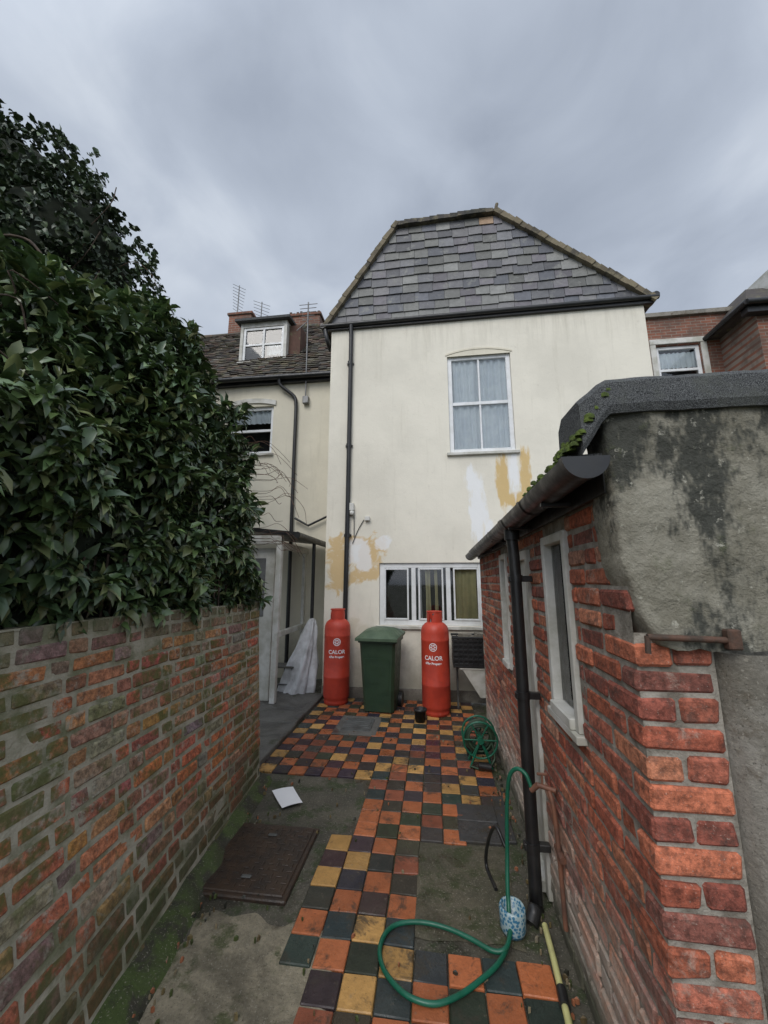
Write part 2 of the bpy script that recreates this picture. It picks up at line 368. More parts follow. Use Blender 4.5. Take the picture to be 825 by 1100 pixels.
for k in range(420):
    if k%3==0: y=R(1.2,3.4); x=-1.3-.129*(y-1.69)+.06+abs(random.gauss(0,.09))
    elif k%3==1: y=R(1.3,5.2); x=.54-abs(random.gauss(0,.05))
    else: x=R(-1.4,.5);y=R(1.5,5.8)
    s=R(.004,.013); a=R(0,6.28); c=random.choice([(.10,.07,.03),(.06,.08,.02),(.25,.2,.12),(.03,.03,.02),(.3,.11,.05),(.16,.12,.05)])
    if -1.4<x<-1.0 and 3.05<y<3.45: continue
    z=.022; p=[(x+s*math.cos(a),y+s*math.sin(a),z),(x+s*.5*math.cos(a+1.6),y+s*.5*math.sin(a+1.6),z+.004),(x-s*math.cos(a),y-s*math.sin(a),z+.001),(x+s*.5*math.cos(a-1.6),y+s*.5*math.sin(a-1.6),z+.005)]
    mb.add(p+[(q[0],q[1],z-.016) for q in p],[(0,1,2,3),(0,1,5,4),(1,2,6,5),(2,3,7,6),(3,0,4,7)],c)
mb.obj('ground_litter',M['slate'])
mb=MB(); q=[(-1.36,3.34),(-1.21,3.42),(-1.05,3.2),(-1.18,3.11)]; vs=[];fs=[]
for j in range(7):
    for i in range(5):
        u=i/4;v=j/6; x=(1-u)*((1-v)*q[0][0]+v*q[3][0])+u*((1-v)*q[1][0]+v*q[2][0]); y=(1-u)*((1-v)*q[0][1]+v*q[3][1])+u*((1-v)*q[1][1]+v*q[2][1])
        vs.append((x,y,.016+.012*(v-.4)**2+.006*math.sin(u*3)))
for j in range(6):
    for i in range(4): a=j*5+i; fs.append((a,a+1,a+6,a+5))
mb.add(vs,fs,smooth=True); mb.obj('sheet_of_paper',M['paper'])

# ------------------------------------------------------------------ left garden wall
g=empty('brick_garden_wall')
def PL(s,h,d):
    t=max(0,min(1,h/1.53)); b=-1.3-.129*(s-1.69); bu=.014*math.sin(s*2.1+h*2)
    x=b+(-1.6-b)*(1-(1-t)**1.35)+bu; return (x+d,s,h+.006*math.sin(s*3.1+h))
mb=MB(); C=.0765
RB=[(.37,.125,.065),(.42,.16,.085),(.33,.13,.08),(.25,.11,.07),(.42,.21,.12),(.24,.18,.13),(.38,.13,.07),(.45,.17,.08),(.29,.22,.16)]
for r in range(20):
    h0=r*C; s=-.6-(r%2)*.17; k=r%2
    last=(r==19)
    while s<3.46:
        Ln=.105 if (k%2 or last) else .216
        s1=min(s+Ln+R(-.004,.004),3.46)
        if s1-s>.03:
            c=random.choice(RB)
            if r>=18: c=tuple(a*.5+b*.5 for a,b in zip(c,(.22,.21,.15)))
            c=tuple(x*R(.75,1.2) for x in c); o=R(-.006,.004)
            mb.cbox(PL,s+.006,s1-.006,h0+.006,h0+C-.008,-.09,o,c,.008,.0035)
        s=s1+.001; k+=1
mb.obj('bricks',M['brickL'],g)
mb=MB(); 
for j in range(40):
    for i in range(10):
        a=-.6+j*.1015;a2=a+.1015;b=i*.1525;b2=b+.1525; mb.quad(PL(a,b,-.007),PL(a2,b,-.007),PL(a2,b2,-.007),PL(a,b2,-.007))
mb.quad(PL(3.455,0,-.01),(-1.85,3.455,0),(-1.85,3.455,1.5),PL(3.455,1.5,-.01)); mb.quad(PL(-.6,1.515,-.01),PL(3.46,1.515,-.01),(-1.85,3.46,1.51),(-1.85,-.6,1.51)); mb.quad((-1.85,3.46,0),(-1.85,-.6,0),(-1.85,-.6,1.51),(-1.85,3.46,1.51))
mb.obj('mortar',M['mortarL'],g)
# ------------------------------------------------------------------ right brick extension
g=empty('brick_outbuilding'); XR=.58; Y0=1.27; YE=5.02; C=.0765
RR=[(.40,.115,.06),(.44,.14,.075),(.34,.095,.055),(.27,.08,.055),(.46,.18,.10),(.38,.12,.075),(.22,.08,.06),(.42,.21,.14)]
def rc():
    c=random.choice(RR); s=R(.7,1.15); return tuple(x*s for x in c)
W1=(1.77,2.14,1.09,1.93); W2=(3.2,3.5,1.03,1.93); D1=(2.47,2.86,0.0,1.90); HS=[W1,W2,D1]
def PR(s,h,d): return (XR-d,s,h)
mb=MB()
I3=lambda a,b,d:(a,b,d)
for r in range(27):
    h0=r*C; z0=h0+.006; z1=h0+C-.008
    if r<20:
        if r%2==0:
            mb.cbox(I3,XR+R(-.004,.003),.792,Y0+R(-.005,.005),Y0+.1,z0,z1,rc(),.008,.004); s=Y0+.112
        else:
            mb.cbox(I3,XR+R(-.004,.003),XR+.1,Y0+R(-.005,.005),Y0+.213,z0,z1,rc(),.008,.004)
            mb.cbox(I3,XR+.112,.792,Y0+R(-.004,.004),Y0+.1,z0,z1,rc(),.008,.004); s=Y0+.224
    else: s=Y0+.0+(.112 if r%2==0 else .0)+.004
    k=r
    while s<YE:
        Ln=.216 if k%2 else .106
        if r%4 in(1,2) : Ln=.216
        s1=min(s+Ln+R(-.004,.004),YE); segs=[(s,s1)]
        for h in HS:
            if z1>h[2] and z0<h[3]:
                ns=[]
                for a,b in segs:
                    if b<=h[0] or a>=h[1]: ns.append((a,b)); continue
                    if a<h[0]: ns.append((a,h[0]))
                    if b>h[1]: ns.append((h[1],b))
                segs=ns
        for a,b in segs:
            if b-a>.03: mb.cbox(PR,a+.005,b-.006,z0,z1,-.09,R(-.007,.004),rc(),.008,.0035)
        s=s1+.001;k+=1
mb.obj('bricks',M['brickR'],g)
mb=MB(); holes(mb,lambda a,b,d:PR(a,b,d-.009),Y0+.01,YE,0,2.06,HS,.13)
holes(mb,lambda a,b,d:(a,Y0+.010-d,b),XR+.009,.80,0,1.55,[],0); mb.quad((XR,YE,0),(4,YE,0),(4,YE,2.06),(XR,YE,2.06))
mb.obj('mortar',M['mortar'],g)
def sideframe(mb,h,w=.045,x0=XR-.012,x1=XR+.05):
    a0,a1,b0,b1=h
    mb.bb(x0,x1,a0,a0+w,b0,b1,bev=.004); mb.bb(x0,x1,a1-w,a1,b0,b1,bev=.004)
    mb.bb(x0+.002,x1,a0+w,a1-w,b1-w,b1,bev=.004); mb.bb(x0-.02,x1,a0+w,a1-w,b0,b0+w,bev=.004)
mb=MB(); sideframe(mb,W1); sideframe(mb,W2); sideframe(mb,(D1[0],D1[1],.02,D1[3]),.06)
mb.bb(XR-.03,XR+.05,W1[0]-.02,W1[1]+.02,W1[2]-.035,W1[2]-.001,bev=.004)
mb.bb(XR+.02,XR+.05,D1[0]+.06,D1[1]-.06,.07,D1[3]-.06,bev=.004)
mb.obj('window_frames',M['dirtywhite'],g)
mb=MB()
for h in (W1,W2): mb.box(XR+.03,XR+.034,h[0]+.04,h[1]-.04,h[2]+.04,h[3]-.04)
mb.obj('glass',M['glass'],g)
mb=MB()
for h in (W1,W2,D1): mb.quad((XR+.16,h[0]-.1,h[2]-.1),(XR+.16,h[1]+.1,h[2]-.1),(XR+.16,h[1]+.1,h[3]+.1),(XR+.16,h[0]-.1,h[3]+.1))
mb.obj('interior',M['dark'],g)
def rag(z):
    pts=[(2.235,.553),(2.0,.556),(1.9,.553),(1.80,.562),(1.74,.568),(1.69,.585),(1.62,.594),(1.585,.61),(1.53,.63),(1.5,.655)]
    for (za,xa),(zb,xb) in zip(pts,pts[1:]):
        if zb<=z<=za: return xb+(xa-xb)*(z-zb)/(za-zb)
    return .655
mb=MB(); nz=40; zs=[1.5+.735*k/nz for k in range(nz+1)]; 
xs0=[0,.004,.012,.03]+[.03+.03*k for k in range(1,30)]+[1.2,2,3.4]
yf=Y0-.026; vs=[]
for z in zs:
    for i,dx in enumerate(xs0):
        x=rag(z)+dx+(.006*mnoise.noise(Vector((z*60,0,0))) if dx<.02 else 0)
        y=yf+.010*mnoise.noise(Vector((x*7,z*7,1)))+.004*mnoise.noise(Vector((x*30,z*30,5)))
        if i==0: y=Y0+.13; x+=.004
        elif i==1: y+=.012
        elif i==2: y+=.003
        zz=z
        if z==zs[0]: zz+=.012*mnoise.noise(Vector((x*25,0,3)))+.008
        vs.append((x,y,zz))
w_=len(xs0); fs=[(j*w_+i,j*w_+i+1,(j+1)*w_+i+1,(j+1)*w_+i) for j in range(nz) for i in range(w_-1)]
mb.add(vs,fs,smooth=True); bot=[vs[i] for i in range(w_)]; mb.add(bot+[(p[0],Y0+.02,p[2]) for p in bot],[(i,i+1,i+1+w_,i+w_) for i in range(w_-1)])
mb.obj('cement_render',M['cement'],g)
mb=MB(); vs=[]
for k in range(41):
    z=1.5*k/40
    for i in range(30):
        x=.80+.004*mnoise.noise(Vector((z*20,0,0)))+(i*.02 if i<29 else 3)
        y=Y0-.02-.022*min(1,max(0,(x-.83))/.03)+.010*mnoise.noise(Vector((x*9,z*6,2)))
        if i==0: y=Y0+.04
        vs.append((x,y,z))
mb.add(vs,[(j*30+i,j*30+i+1,(j+1)*30+i+1,(j+1)*30+i) for j in range(40) for i in range(29)],smooth=True)
mb.obj('cement_post',M['cement2'],g)
mb=MB(); vs=[];fs=[]
xs=[.475,.49,.51,.54,.57,.62]+[.62+.04*i for i in range(1,34)]+[2.2,3,4]
for x in xs:
    w=.009*mnoise.noise(Vector((x*8,0,0)))+.004*mnoise.noise(Vector((x*30,0,0)))
    zt=2.355+w-.9*max(0,.56-x); zb=2.236+w*.7-1.6*max(0,.56-x)
    for (y,z) in [(Y0+.0,zb),(Y0-.045,zb-.005),(Y0-.055,zb+.02),(Y0-.05,zt-.02),(Y0-.03,zt),(Y0+.12,zt+.005),(Y0+.16,zt-.03),(Y0+.17,zb)]: vs.append((x,y+w*.5,z))
m=8
for i in range(len(xs)-1):
    for k in range(m): fs.append((i*m+k,i*m+(k+1)%m,(i+1)*m+(k+1)%m,(i+1)*m+k))
fs.append(tuple(range(m))); mb.add(vs,fs,smooth=False)
mb.hexa([(.45,Y0+.02,2.085),(.45,YE+.05,2.06),(4,YE+.05,2.2),(4,Y0+.02,2.22),(.45,Y0+.02,2.115),(.45,YE+.05,2.09),(4,YE+.05,2.23),(4,Y0+.02,2.25)])
mb.obj('felt_roof',M['felt'],g)
mb=MB()
for k in range(420):
    y=Y0-.05+abs(random.gauss(0,.30)); x=R(.452,.57); z=2.115+(x-.45)*1.5*(1 if y<Y0+.18 else .15)+R(0,.02); r=R(.006,.019)
    pv=[(x+r*math.cos(a)*math.cos(e),y+r*math.sin(a)*math.cos(e),z+r*.9*math.sin(e)) for e in(-.3,.5,1.1) for a in [q*math.pi/3+k for q in range(6)]]
    mb.add(pv,[(i*6+q,i*6+(q+1)%6,(i+1)*6+(q+1)%6,(i+1)*6+q) for i in(0,1) for q in range(6)]+[tuple(range(12,18))],smooth=True)
mb.obj('moss',M['moss'],g)
mb=MB(); GX,GZ,GR=.475,2.085,.066; ys=[Y0-.06,YE+.1]; fs=[]
def gsec(y,rr,z): return [(GX+rr*math.cos(a),y,z+rr*math.sin(a)) for a in [math.pi+math.pi*k/14 for k in range(15)]]
dz=-.045
o=gsec(ys[0],GR,GZ)+gsec(ys[1],GR,GZ+dz)+gsec(ys[0],GR-.005,GZ)+gsec(ys[1],GR-.005,GZ+dz)
for k in range(14): fs+= [(k,k+1,15+k+1,15+k),(30+k,30+k+1,45+k+1,45+k)]
mb.add(o,fs,smooth=True)
e=gsec(ys[0]-.004,GR+.006,GZ); mb.add(e,[tuple(range(15))]); e2=gsec(ys[0]+.03,GR+.006,GZ); mb.add(e+e2,[(k,k+1,16+k,15+k) for k in range(14)],smooth=True)
for yy in (1.85,2.35,2.9,3.6,4.3):
    z=GZ+dz*(yy-Y0)/(YE-Y0); a=gsec(yy,GR+.005,z);b=gsec(yy+.05 if yy!=2.35 else yy+.11,GR+.005,z); mb.add(a+b,[(k,k+1,16+k,15+k) for k in range(14)],smooth=True)
mb.obj('gutter',M['black'],g)
mb=MB(); mb.box(.555,.572,Y0+.02,YE,1.985,2.085)
for k in range(5):
    y=1.6+k*.7; mb.bb(.44,.56,y,y+.02,2.0,2.02,bev=.003)
mb.obj('fascia',M['black'],g)
mb=MB(); mb.tube(spline([(.475,2.40,2.03),(.475,2.40,1.93),(.482,2.40,1.75),(.485,2.4,1.0),(.487,2.4,.14),(.47,2.37,.05),(.44,2.33,.01)],4),.034,16)
mb.tube([(.475,2.4,2.03),(.475,2.4,1.95)],.045,16)
for z in (.3,1.05,1.7): mb.bb(.44,.575,2.38,2.42,z,z+.035,bev=.004); mb.tube([(.485,2.4,z),(.485,2.4,z+.04)],.039,16)
mb.obj('downpipe',M['black'],g)
mb=MB(); mb.tube([(.60,Y0-.045,1.545),(.82,Y0-.05,1.54)],.009,8); mb.tube([(.60,Y0-.045,1.548),(.597,Y0-.046,1.50)],.008,8); mb.bb(.80,.835,Y0-.062,Y0-.034,1.515,1.57,bev=.004)
mb.obj('rusty_bracket',M['rust'],g)

g=empty('garden_tap'); mb=MB()
mb.tube(spline([(.565,2.17,.12),(.558,2.17,.45),(.55,2.18,.62),(.54,2.2,.68)],5),.011,10); mb.tube([(.575,2.2,.68),(.50,2.25,.68)],.012,10); mb.tube([(.50,2.25,.68),(.47,2.27,.645)],.014,10)
mb.tube([(.52,2.24,.68),(.52,2.24,.73)],.006,8); mb.bb(.495,.545,2.234,2.246,.73,.742,bev=.003); mb.tube([(.565,2.13,.42),(.565,2.22,.43)],.016,10)
mb.obj('pipe_and_valve',M['copper'],g)
mb=MB()
P=[(.47,2.27,.66),(.45,2.29,.71),(.41,2.32,.72),(.375,2.35,.66),(.36,2.38,.5),(.35,2.38,.3),(.335,2.33,.16),(.33,2.29,.09),(.31,2.2,.03),(.25,2.09,.03),(.17,2.01,.029),(.07,1.93,.029),(-.03,1.88,.029),(-.12,1.885,.029),(-.19,1.92,.029),(-.26,1.99,.03),(-.29,2.08,.03),(-.27,2.17,.03),(-.21,2.225,.03),(-.1,2.245,.031),(.02,2.23,.03),(.13,2.19,.028),(.23,2.14,.028),(.29,2.15,.04),(.33,2.24,.055)]
mb.tube(spline(P,8),.0105,10); mb.obj('garden_hose',M['hose'])
mb=MB(); mb.tube(spline([(.30,2.52,.02),(.27,2.7,.025),(.28,2.62,.2),(.31,2.5,.34),(.35,2.44,.28)],7),.010,8); mb.obj('black_hose',M['black'])
mb=MB(); mb.lathe(.345,2.28,[(.0,.012),(.055,.012),(.062,.03),(.064,.11),(.057,.122),(.05,.117),(.048,.06),(0,.05)],24); mb.obj('mosaic_pot',M['blue'])
mb=MB(); mb.tube(spline([(.50,2.3,.035),(.49,2.1,.032),(.475,1.9,.03),(.46,1.7,.03),(.45,1.3,.03)],5),.014,10); mb.obj('plastic_pipe',M['yellowpipe'])
mb=MB(); mb.tube([(.484,2.0,.032),(.478,1.93,.031)],.021,12); mb.obj('pipe_coupling',M['black'])

g=empty('hose_reel'); mb=MB()
cx,cy,cz=.39,4.05,.25
for k in range(9):
    rr=.10+.011*(k%4)+R(-.004,.004); yy=cy-.06+.014*k
    mb.tube([(cx+rr*math.cos(a),yy+.01*math.sin(a),cz+rr*math.sin(a)) for a in [2*math.pi*q/28 for q in range(29)]],.010,8,cap=False)
mb.tube(spline([(cx+.1,cy-.06,cz),(cx+.12,cy-.1,.1),(cx+.02,cy-.15,.03),(cx-.1,cy-.1,.03)],6),.010,8)
mb.obj('coiled_hose',M['green'],g); mb=MB()
for yy in (cy-.09,cy+.08):
    mb.tube([(cx+.155*math.cos(a),yy,cz+.155*math.sin(a)) for a in [2*math.pi*q/28 for q in range(29)]],.009,8,cap=False)
    for a in (0,math.pi/3,2*math.pi/3): mb.tube([(cx-.155*math.cos(a),yy,cz-.155*math.sin(a)),(cx+.155*math.cos(a),yy,cz+.155*math.sin(a))],.007,6)
    mb.tube([(cx,yy,cz),(cx-.1,yy,.015)],.01,8); mb.tube([(cx,yy,cz),(cx+.1,yy,.015)],.01,8)
mb.tube([(cx,cy-.12,cz),(cx,cy+.1,cz)],.03,12); mb.obj('frame',M['hose'],g)
mb=MB(); mb.bb(.28,.36,4.2,4.3,.0,.12); mb.tube([(.36,3.9,.06),(.47,3.9,.05)],.03,10); mb.obj('black_block',M['black'])

def window(par,x0,x1,y,z0,z1,cols=1,rows=2,fw=.06,curt=None,mat='white',depth=.05,cd=.14,cm='curtain'):
    mb=MB()
    mb.bb(x0,x0+fw,y,y+depth,z0,z1,bev=.005); mb.bb(x1-fw,x1,y,y+depth,z0,z1,bev=.005)
    mb.bb(x0+fw,x1-fw,y+.002,y+depth,z1-fw,z1,bev=.005); mb.bb(x0+fw,x1-fw,y+.002,y+depth,z0,z0+fw,bev=.005)
    for i in range(1,cols):
        x=x0+(x1-x0)*i/cols; mb.bb(x-fw*.45,x+fw*.45,y+.004,y+depth,z0+fw,z1-fw,bev=.004)
    for j in range(1,rows):
        z=z0+(z1-z0)*j/rows; mb.bb(x0+fw,x1-fw,y+.006,y+depth,z-fw*.4,z+fw*.4,bev=.004)
    mb.obj('window_frame',M[mat],par)
    mb=MB(); mb.quad((x0+.02,y+.03,z0+.02),(x1-.02,y+.03,z0+.02),(x1-.02,y+.03,z1-.02),(x0+.02,y+.03,z1-.02)); mb.obj('window_glass',M['glass'],par)
    mb=MB(); mb.quad((x0-.2,y+.5,z0-.2),(x1+.2,y+.5,z0-.2),(x1+.2,y+.5,z1+.2),(x0-.2,y+.5,z1+.2)); mb.obj('window_interior',M['dark'],par)
    for q_,(a,b,zz0,zz1,*mm) in enumerate(curt or []):
        mb=MB(); n_=int((b-a)/.012); vs=[];fs=[]
        for j,z in enumerate((zz0,(zz0+zz1)/2,zz1)):
            for i in range(n_+1):
                x=a+(b-a)*i/n_; vs.append((x+.008*math.sin(j*2+i*.3),y+cd+.018*math.sin(x*58+.9*math.sin(x*13+q_)+j*.25),z))
        for j in range(2):
            for i in range(n_): q=j*(n_+1)+i; fs.append((q,q+1,q+n_+2,q+n_+1))
        mb.add(vs,fs,smooth=True)
        mb.obj('curtain',M[mm[0] if mm else cm],par)
# ------------------------------------------------------------------ main house
g=empty('rendered_house'); YF=5.97; XL=-1.72; XH=3.46; ZE=6.2
def PF(a,b,d): return (a,YF-d,b)
UW=(.30,1.33,3.74,5.46); LW=(-.85,.74,1.05,1.99)
mb=MB(); holes(mb,PF,XL,XH,0,ZE,[UW,LW],.10)
mb.quad((XL,YF,0),(XL,12,0),(XL,12,ZE),(XL,YF,ZE)); mb.quad((XH,YF,0),(XH,12,0),(XH,12,ZE),(XH,YF,ZE))
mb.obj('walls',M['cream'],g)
mb=MB(); vs=[]
for k in range(13):
    x=.27+(1.36-.27)*k/12; zc=5.46+.085*(1-((k-6)/6)**2); vs+=[(x,YF-.012,zc),(x,YF-.012,zc+.03),(x,YF+.01,zc+.03),(x,YF+.01,zc)]
mb.add(vs,[(i*4+q,i*4+(q+1)%4,i*4+4+(q+1)%4,i*4+4+q) for i in range(12) for q in range(4)])
vs=[(.30+(1.03)*k/12,YF-.004,5.46+.084*(1-((k-6)/6)**2)) for k in range(13)]+[(1.33,YF-.004,5.44),(.30,YF-.004,5.44)]
mb.add(vs,[tuple(range(len(vs)))])
mb.obj('window_arch',M['cream2'],g)
mb=MB(); mb.bb(.25,1.38,YF-.05,YF+.09,3.69,3.738,bev=.006); mb.bb(-.9,.8,YF-.04,YF+.09,1.0,1.048,bev=.006); mb.obj('window_sills',M['dirtywhite'],g)
window(g,.302,1.328,YF+.04,3.742,5.458,1,2,.07,[(.36,.81,4.55,5.42),(.83,1.27,4.55,5.42),(.37,.815,3.8,4.6),(.83,1.27,3.8,4.6)],cd=.07)
mb=MB(); mb.bb(.80,.83,YF+.05,YF+.08,3.80,5.39,bev=.004); mb.obj('glazing_bar',M['white'],g)
window(g,-.848,.738,YF+.03,1.052,1.988,3,1,.075,[(-.14,-.06,1.1,1.95,'curtainY'),(.0,.05,1.1,1.95,'curtainY'),(.3,.64,1.1,1.95,'curtainY'),(-.26,-.2,1.1,1.95,'curtain')],cd=.09)
mb=MB()
for a in (-.85,-.32,.21):
    mb.bb(a+.075,a+.10,YF+.02,YF+.06,1.13,1.91,bev=.004);mb.bb(a+.43,a+.455,YF+.02,YF+.06,1.13,1.91,bev=.004);mb.bb(a+.1,a+.43,YF+.022,YF+.06,1.885,1.91,bev=.004);mb.bb(a+.1,a+.43,YF+.022,YF+.06,1.13,1.155,bev=.004)
mb.obj('casements',M['white'],g)
def xr(z):
    zl=min(z,8.09); a=-1.78+(zl-6.2)/(1.9)*1.26; b=3.52-(z-6.2)/1.96*2.32; return a,b
mb=MB(); rows=11; gz=1.93/rows
SL=[(.145,.145,.155),(.115,.12,.14),(.17,.165,.17),(.14,.13,.145),(.10,.10,.11),(.20,.20,.19),(.15,.15,.14)]
for r in range(rows):
    z0=6.2+r*gz; a,b=xr(z0+gz*.5); w=.262; x=a-(r%2)*w/2
    while x<b:
        w=R(.235,.285); x0=max(x,a);x1=min(x+w,b)
        if x1-x0>.04:
            c=random.choice(SL); s=R(.7,1.25); c=tuple(q*s for q in c)
            if r==10 and abs(x0-.95)<.16: c=(.36,.24,.15)
            dz=R(-.022,.010); rk=R(-.010,.010); t=R(0,.008); ztop=min(z0+gz*1.35,8.13)
            mb.hexa([(x0+.003,YF-.034-t,z0+dz),(x1-.003,YF-.034-R(0,.008),z0+dz+rk),(x1-.003,YF-.022,z0+dz+rk),(x0+.003,YF-.022,z0+dz),
                     (x0+.003,YF-.010,ztop),(x1-.003,YF-.010,ztop),(x1-.003,YF-.003,ztop),(x0+.003,YF-.003,ztop)],c)
        x+=w
mb.obj('hung_slates',M['slate'],g)
mb=MB(); mb.add([(-1.78,YF+.002,6.2),(-.52,YF+.002,8.10),(1.2,YF+.002,8.16),(3.52,YF+.002,6.2)],[(0,1,2,3)],(.1,.1,.11)); mb.obj('gable_backing',M['slate'],g)
mb=MB(); P2=[(-1.83,6.14),(-.54,8.11),(1.2,8.17),(3.58,6.15)]; P3=[(-1.89,6.17),(-.57,8.17),(1.21,8.235),(3.64,6.19)]
for i in range(3):
    a,b=P2[i],P2[i+1];c,d=P3[i],P3[i+1]
    mb.hexa([(a[0],YF-.06,a[1]),(b[0],YF-.06,b[1]),(b[0],12,b[1]),(a[0],12,a[1]),(c[0],YF-.06,c[1]),(d[0],YF-.06,d[1]),(d[0],12,d[1]),(c[0],12,c[1])],(.09,.07,.055))
mb.obj('roof',M['rooftile'],g)
mb=MB()
for i in range(3):
    a=Vector((P2[i][0],0,P2[i][1]));b=Vector((P2[i+1][0],0,P2[i+1][1]))
    d=(b-a); L_=d.length; d.normalize(); nn=Vector((-d.z,0,d.x)); k=0.
    while k<L_-.05:
        l=R(.11,.15); o=a+d*k; t=R(.045,.06)+(.012 if i==2 else 0)
        c_=random.choice([(.17,.14,.095),(.12,.10,.07),(.21,.175,.12),(.08,.07,.055)] if i!=1 else [(.07,.065,.06),(.09,.08,.07),(.05,.05,.045)])
        p0=o-nn*.02;p1=o+d*l-nn*.02;p2=o+d*(l*1.1)+nn*(t+.0);p3=o+nn*(t+.014)
        y0=YF-.10+R(-.01,.01);y1=YF+.1
        mb.hexa([(p0.x,y0,p0.z),(p1.x,y0,p1.z),(p1.x,y1,p1.z),(p0.x,y1,p0.z),(p3.x,y0,p3.z),(p2.x,y0,p2.z),(p2.x,y1,p2.z),(p3.x,y1,p3.z)],c_)
        k+=l
mb.tube([(1.22,YF-.06,8.16),(1.26,YF-.05,8.33)],.03,6,(.1,.08,.06)); mb.obj('verge_tiles',M['verge'],g)
mb=MB(); mb.tube([(-1.9,YF-.07,6.17),(3.66,YF-.07,6.19)],.040,12); mb.bb(-1.86,3.6,YF-.05,YF-.003,6.10,6.2,bev=.004)
mb.tube([(3.62,YF-.1,6.22),(3.62,7.5,6.22)],.05,10); mb.tube([(-1.86,YF-.1,6.17),(-1.86,6.9,6.17)],.05,10)
mb.tube(spline([(-1.83,YF-.05,6.15),(-1.78,YF-.045,5.9),(-1.76,YF+.1,5.8)],5),.035,10)
pts=[(-1.35,YF-.07,6.15),(-1.35,YF-.05,5.9),(-1.36,YF-.045,3),(-1.375,YF-.045,1.0),(-1.375,YF-.045,.05)]
mb.tube(pts,.037,14)
for z in (.9,2.4,3.9,5.4): mb.tube([(-1.36,YF-.045,z),(-1.36,YF-.045,z+.06)],.045,14); mb.bb(-1.42,-1.30,YF-.03,YF-.002,z+.01,z+.05,bev=.003)
mb.obj('gutter_and_downpipe',M['black'],g)
mb=MB(); mb.bb(-1.33,-1.26,YF-.07,YF-.002,2.83,2.95,bev=.006); mb.bb(-1.08,-1.0,YF-.06,YF-.002,2.66,2.73,bev=.006); mb.lathe(-1.29,YF-.05,[(0,2.75),(.035,2.76),(.035,2.82),(0,2.83)],12)
mb.obj('wall_lamp_fittings',M['dirtywhite'],g)
mb=MB(); mb.tube(spline([(-1.1,YF-.012,2.68),(-1.2,YF-.012,2.5),(-1.28,YF-.012,2.3)],4),.006,6); mb.tube([(-1.26,YF-.02,2.85),(-1.255,YF-.02,2.4)],.006,6)
mb.tube([(-.95,YF-.012,1.0),(-.95,YF-.012,.3)],.012,8); mb.tube([(.9,YF-.03,.2),(.9,YF-.03,1.2)],.02,8); mb.obj('cables',M['black'],g)
mb=MB(); mb.box(XL-.004,XH,YF-.015,YF-.001,0,.16); mb.obj('plinth',M['cement2'],g)
# ------------------------------------------------------------------ left wing
g=empty('cottage_wing'); YW=7.0; ZW=5.93
mb=MB(); WW=(-4.15,-3.2,4.25,5.28); holes(mb,lambda a,b,d:(a,YW-d,b),-7.5,-1.72,0,ZW,[WW],.1); mb.quad((-7.5,YW,0),(-7.5,12,0),(-7.5,12,ZW),(-7.5,YW,ZW)); mb.obj('walls',M['cream2'],g)
window(g,-4.148,-3.202,YW+.05,4.252,5.278,1,2,.065,[(-4.1,-3.25,4.95,5.22)],cd=.08)
mb=MB(); mb.bb(-4.2,-3.15,YW-.05,YW+.05,4.2,4.248,bev=.005); vs=[]
for k in range(11):
    x=-4.2+1.05*k/10; zc=5.28+.07*(1-((k-5)/5)**2); vs+=[(x,YW-.03,zc),(x,YW-.03,zc+.1),(x,YW+.01,zc+.1),(x,YW+.01,zc)]
mb.add(vs,[(i*4+q,i*4+(q+1)%4,i*4+4+(q+1)%4,i*4+4+q) for i in range(10) for q in range(4)]); mb.obj('sill_and_arch',M['dirtywhite'],g)
K=1.19
mb=MB()
TC=[(.08,.065,.05),(.055,.045,.04),(.11,.08,.055),(.095,.06,.045),(.07,.065,.055),(.12,.11,.09)]
dirv=Vector((0,1,K)).normalized(); nv=Vector((0,-K,1)).normalized()
slope_len=2.5*math.sqrt(1+K*K); rows=30; gl_=slope_len/rows
for r in range(rows):
    x=-7.6-(r%2)*.09
    while x<-1.76:
        w=R(.165,.19); x1=min(x+w,-1.76); c=random.choice(TC); s=R(.65,1.3); c=tuple(q*s for q in c)
        sag=.035*math.sin(x*1.3)+.02*math.sin(x*3.1)
        o=Vector((0,YW-.12,ZW-.10+sag*.6))+dirv*(r*gl_+R(-.012,.012)); t=R(.018,.04); e=o+dirv*gl_*1.4
        a=o+nv*(t+.014);b=o+nv*t;cc=e+nv*.016;d=e+nv*.002
        mb.hexa([(x+.003,b.y,b.z),(x1-.003,b.y,b.z),(x1-.003,d.y,d.z),(x+.003,d.y,d.z),(x+.003,a.y,a.z),(x1-.003,a.y,a.z+R(-.005,.008)),(x1-.003,cc.y,cc.z),(x+.003,cc.y,cc.z)],c)
        x+=w
e=Vector((0,YW-.12,ZW-.10))+dirv*slope_len
mb.quad((-7.6,YW-.12,ZW-.15),(-1.76,YW-.12,ZW-.15),(-1.76,e.y,e.z-.05),(-7.6,e.y,e.z-.05),(.03,.03,.03)); mb.quad((-7.6,e.y,e.z-.04),(-1.76,e.y,e.z-.04),(-1.76,e.y+3,e.z-3.2),(-7.6,e.y+3,e.z-3.2),(.06,.05,.04))
x=-7.6
while x<-1.8:
    mb.tube([(x,e.y,e.z-.03+.04*math.sin(x*1.3)),(min(x+.44,-1.76),e.y,e.z-.03+.04*math.sin((x+.44)*1.3))],.10,10,random.choice(TC)); x+=.45
mb.obj('roof',M['rooftile'],g)
mb=MB(); mb.tube([(-7.6,YW-.17,ZW-.1),(-1.76,YW-.17,ZW-.12)],.05,10); mb.box(-7.5,-1.76,YW-.1,YW-.004,ZW-.2,ZW-.08)
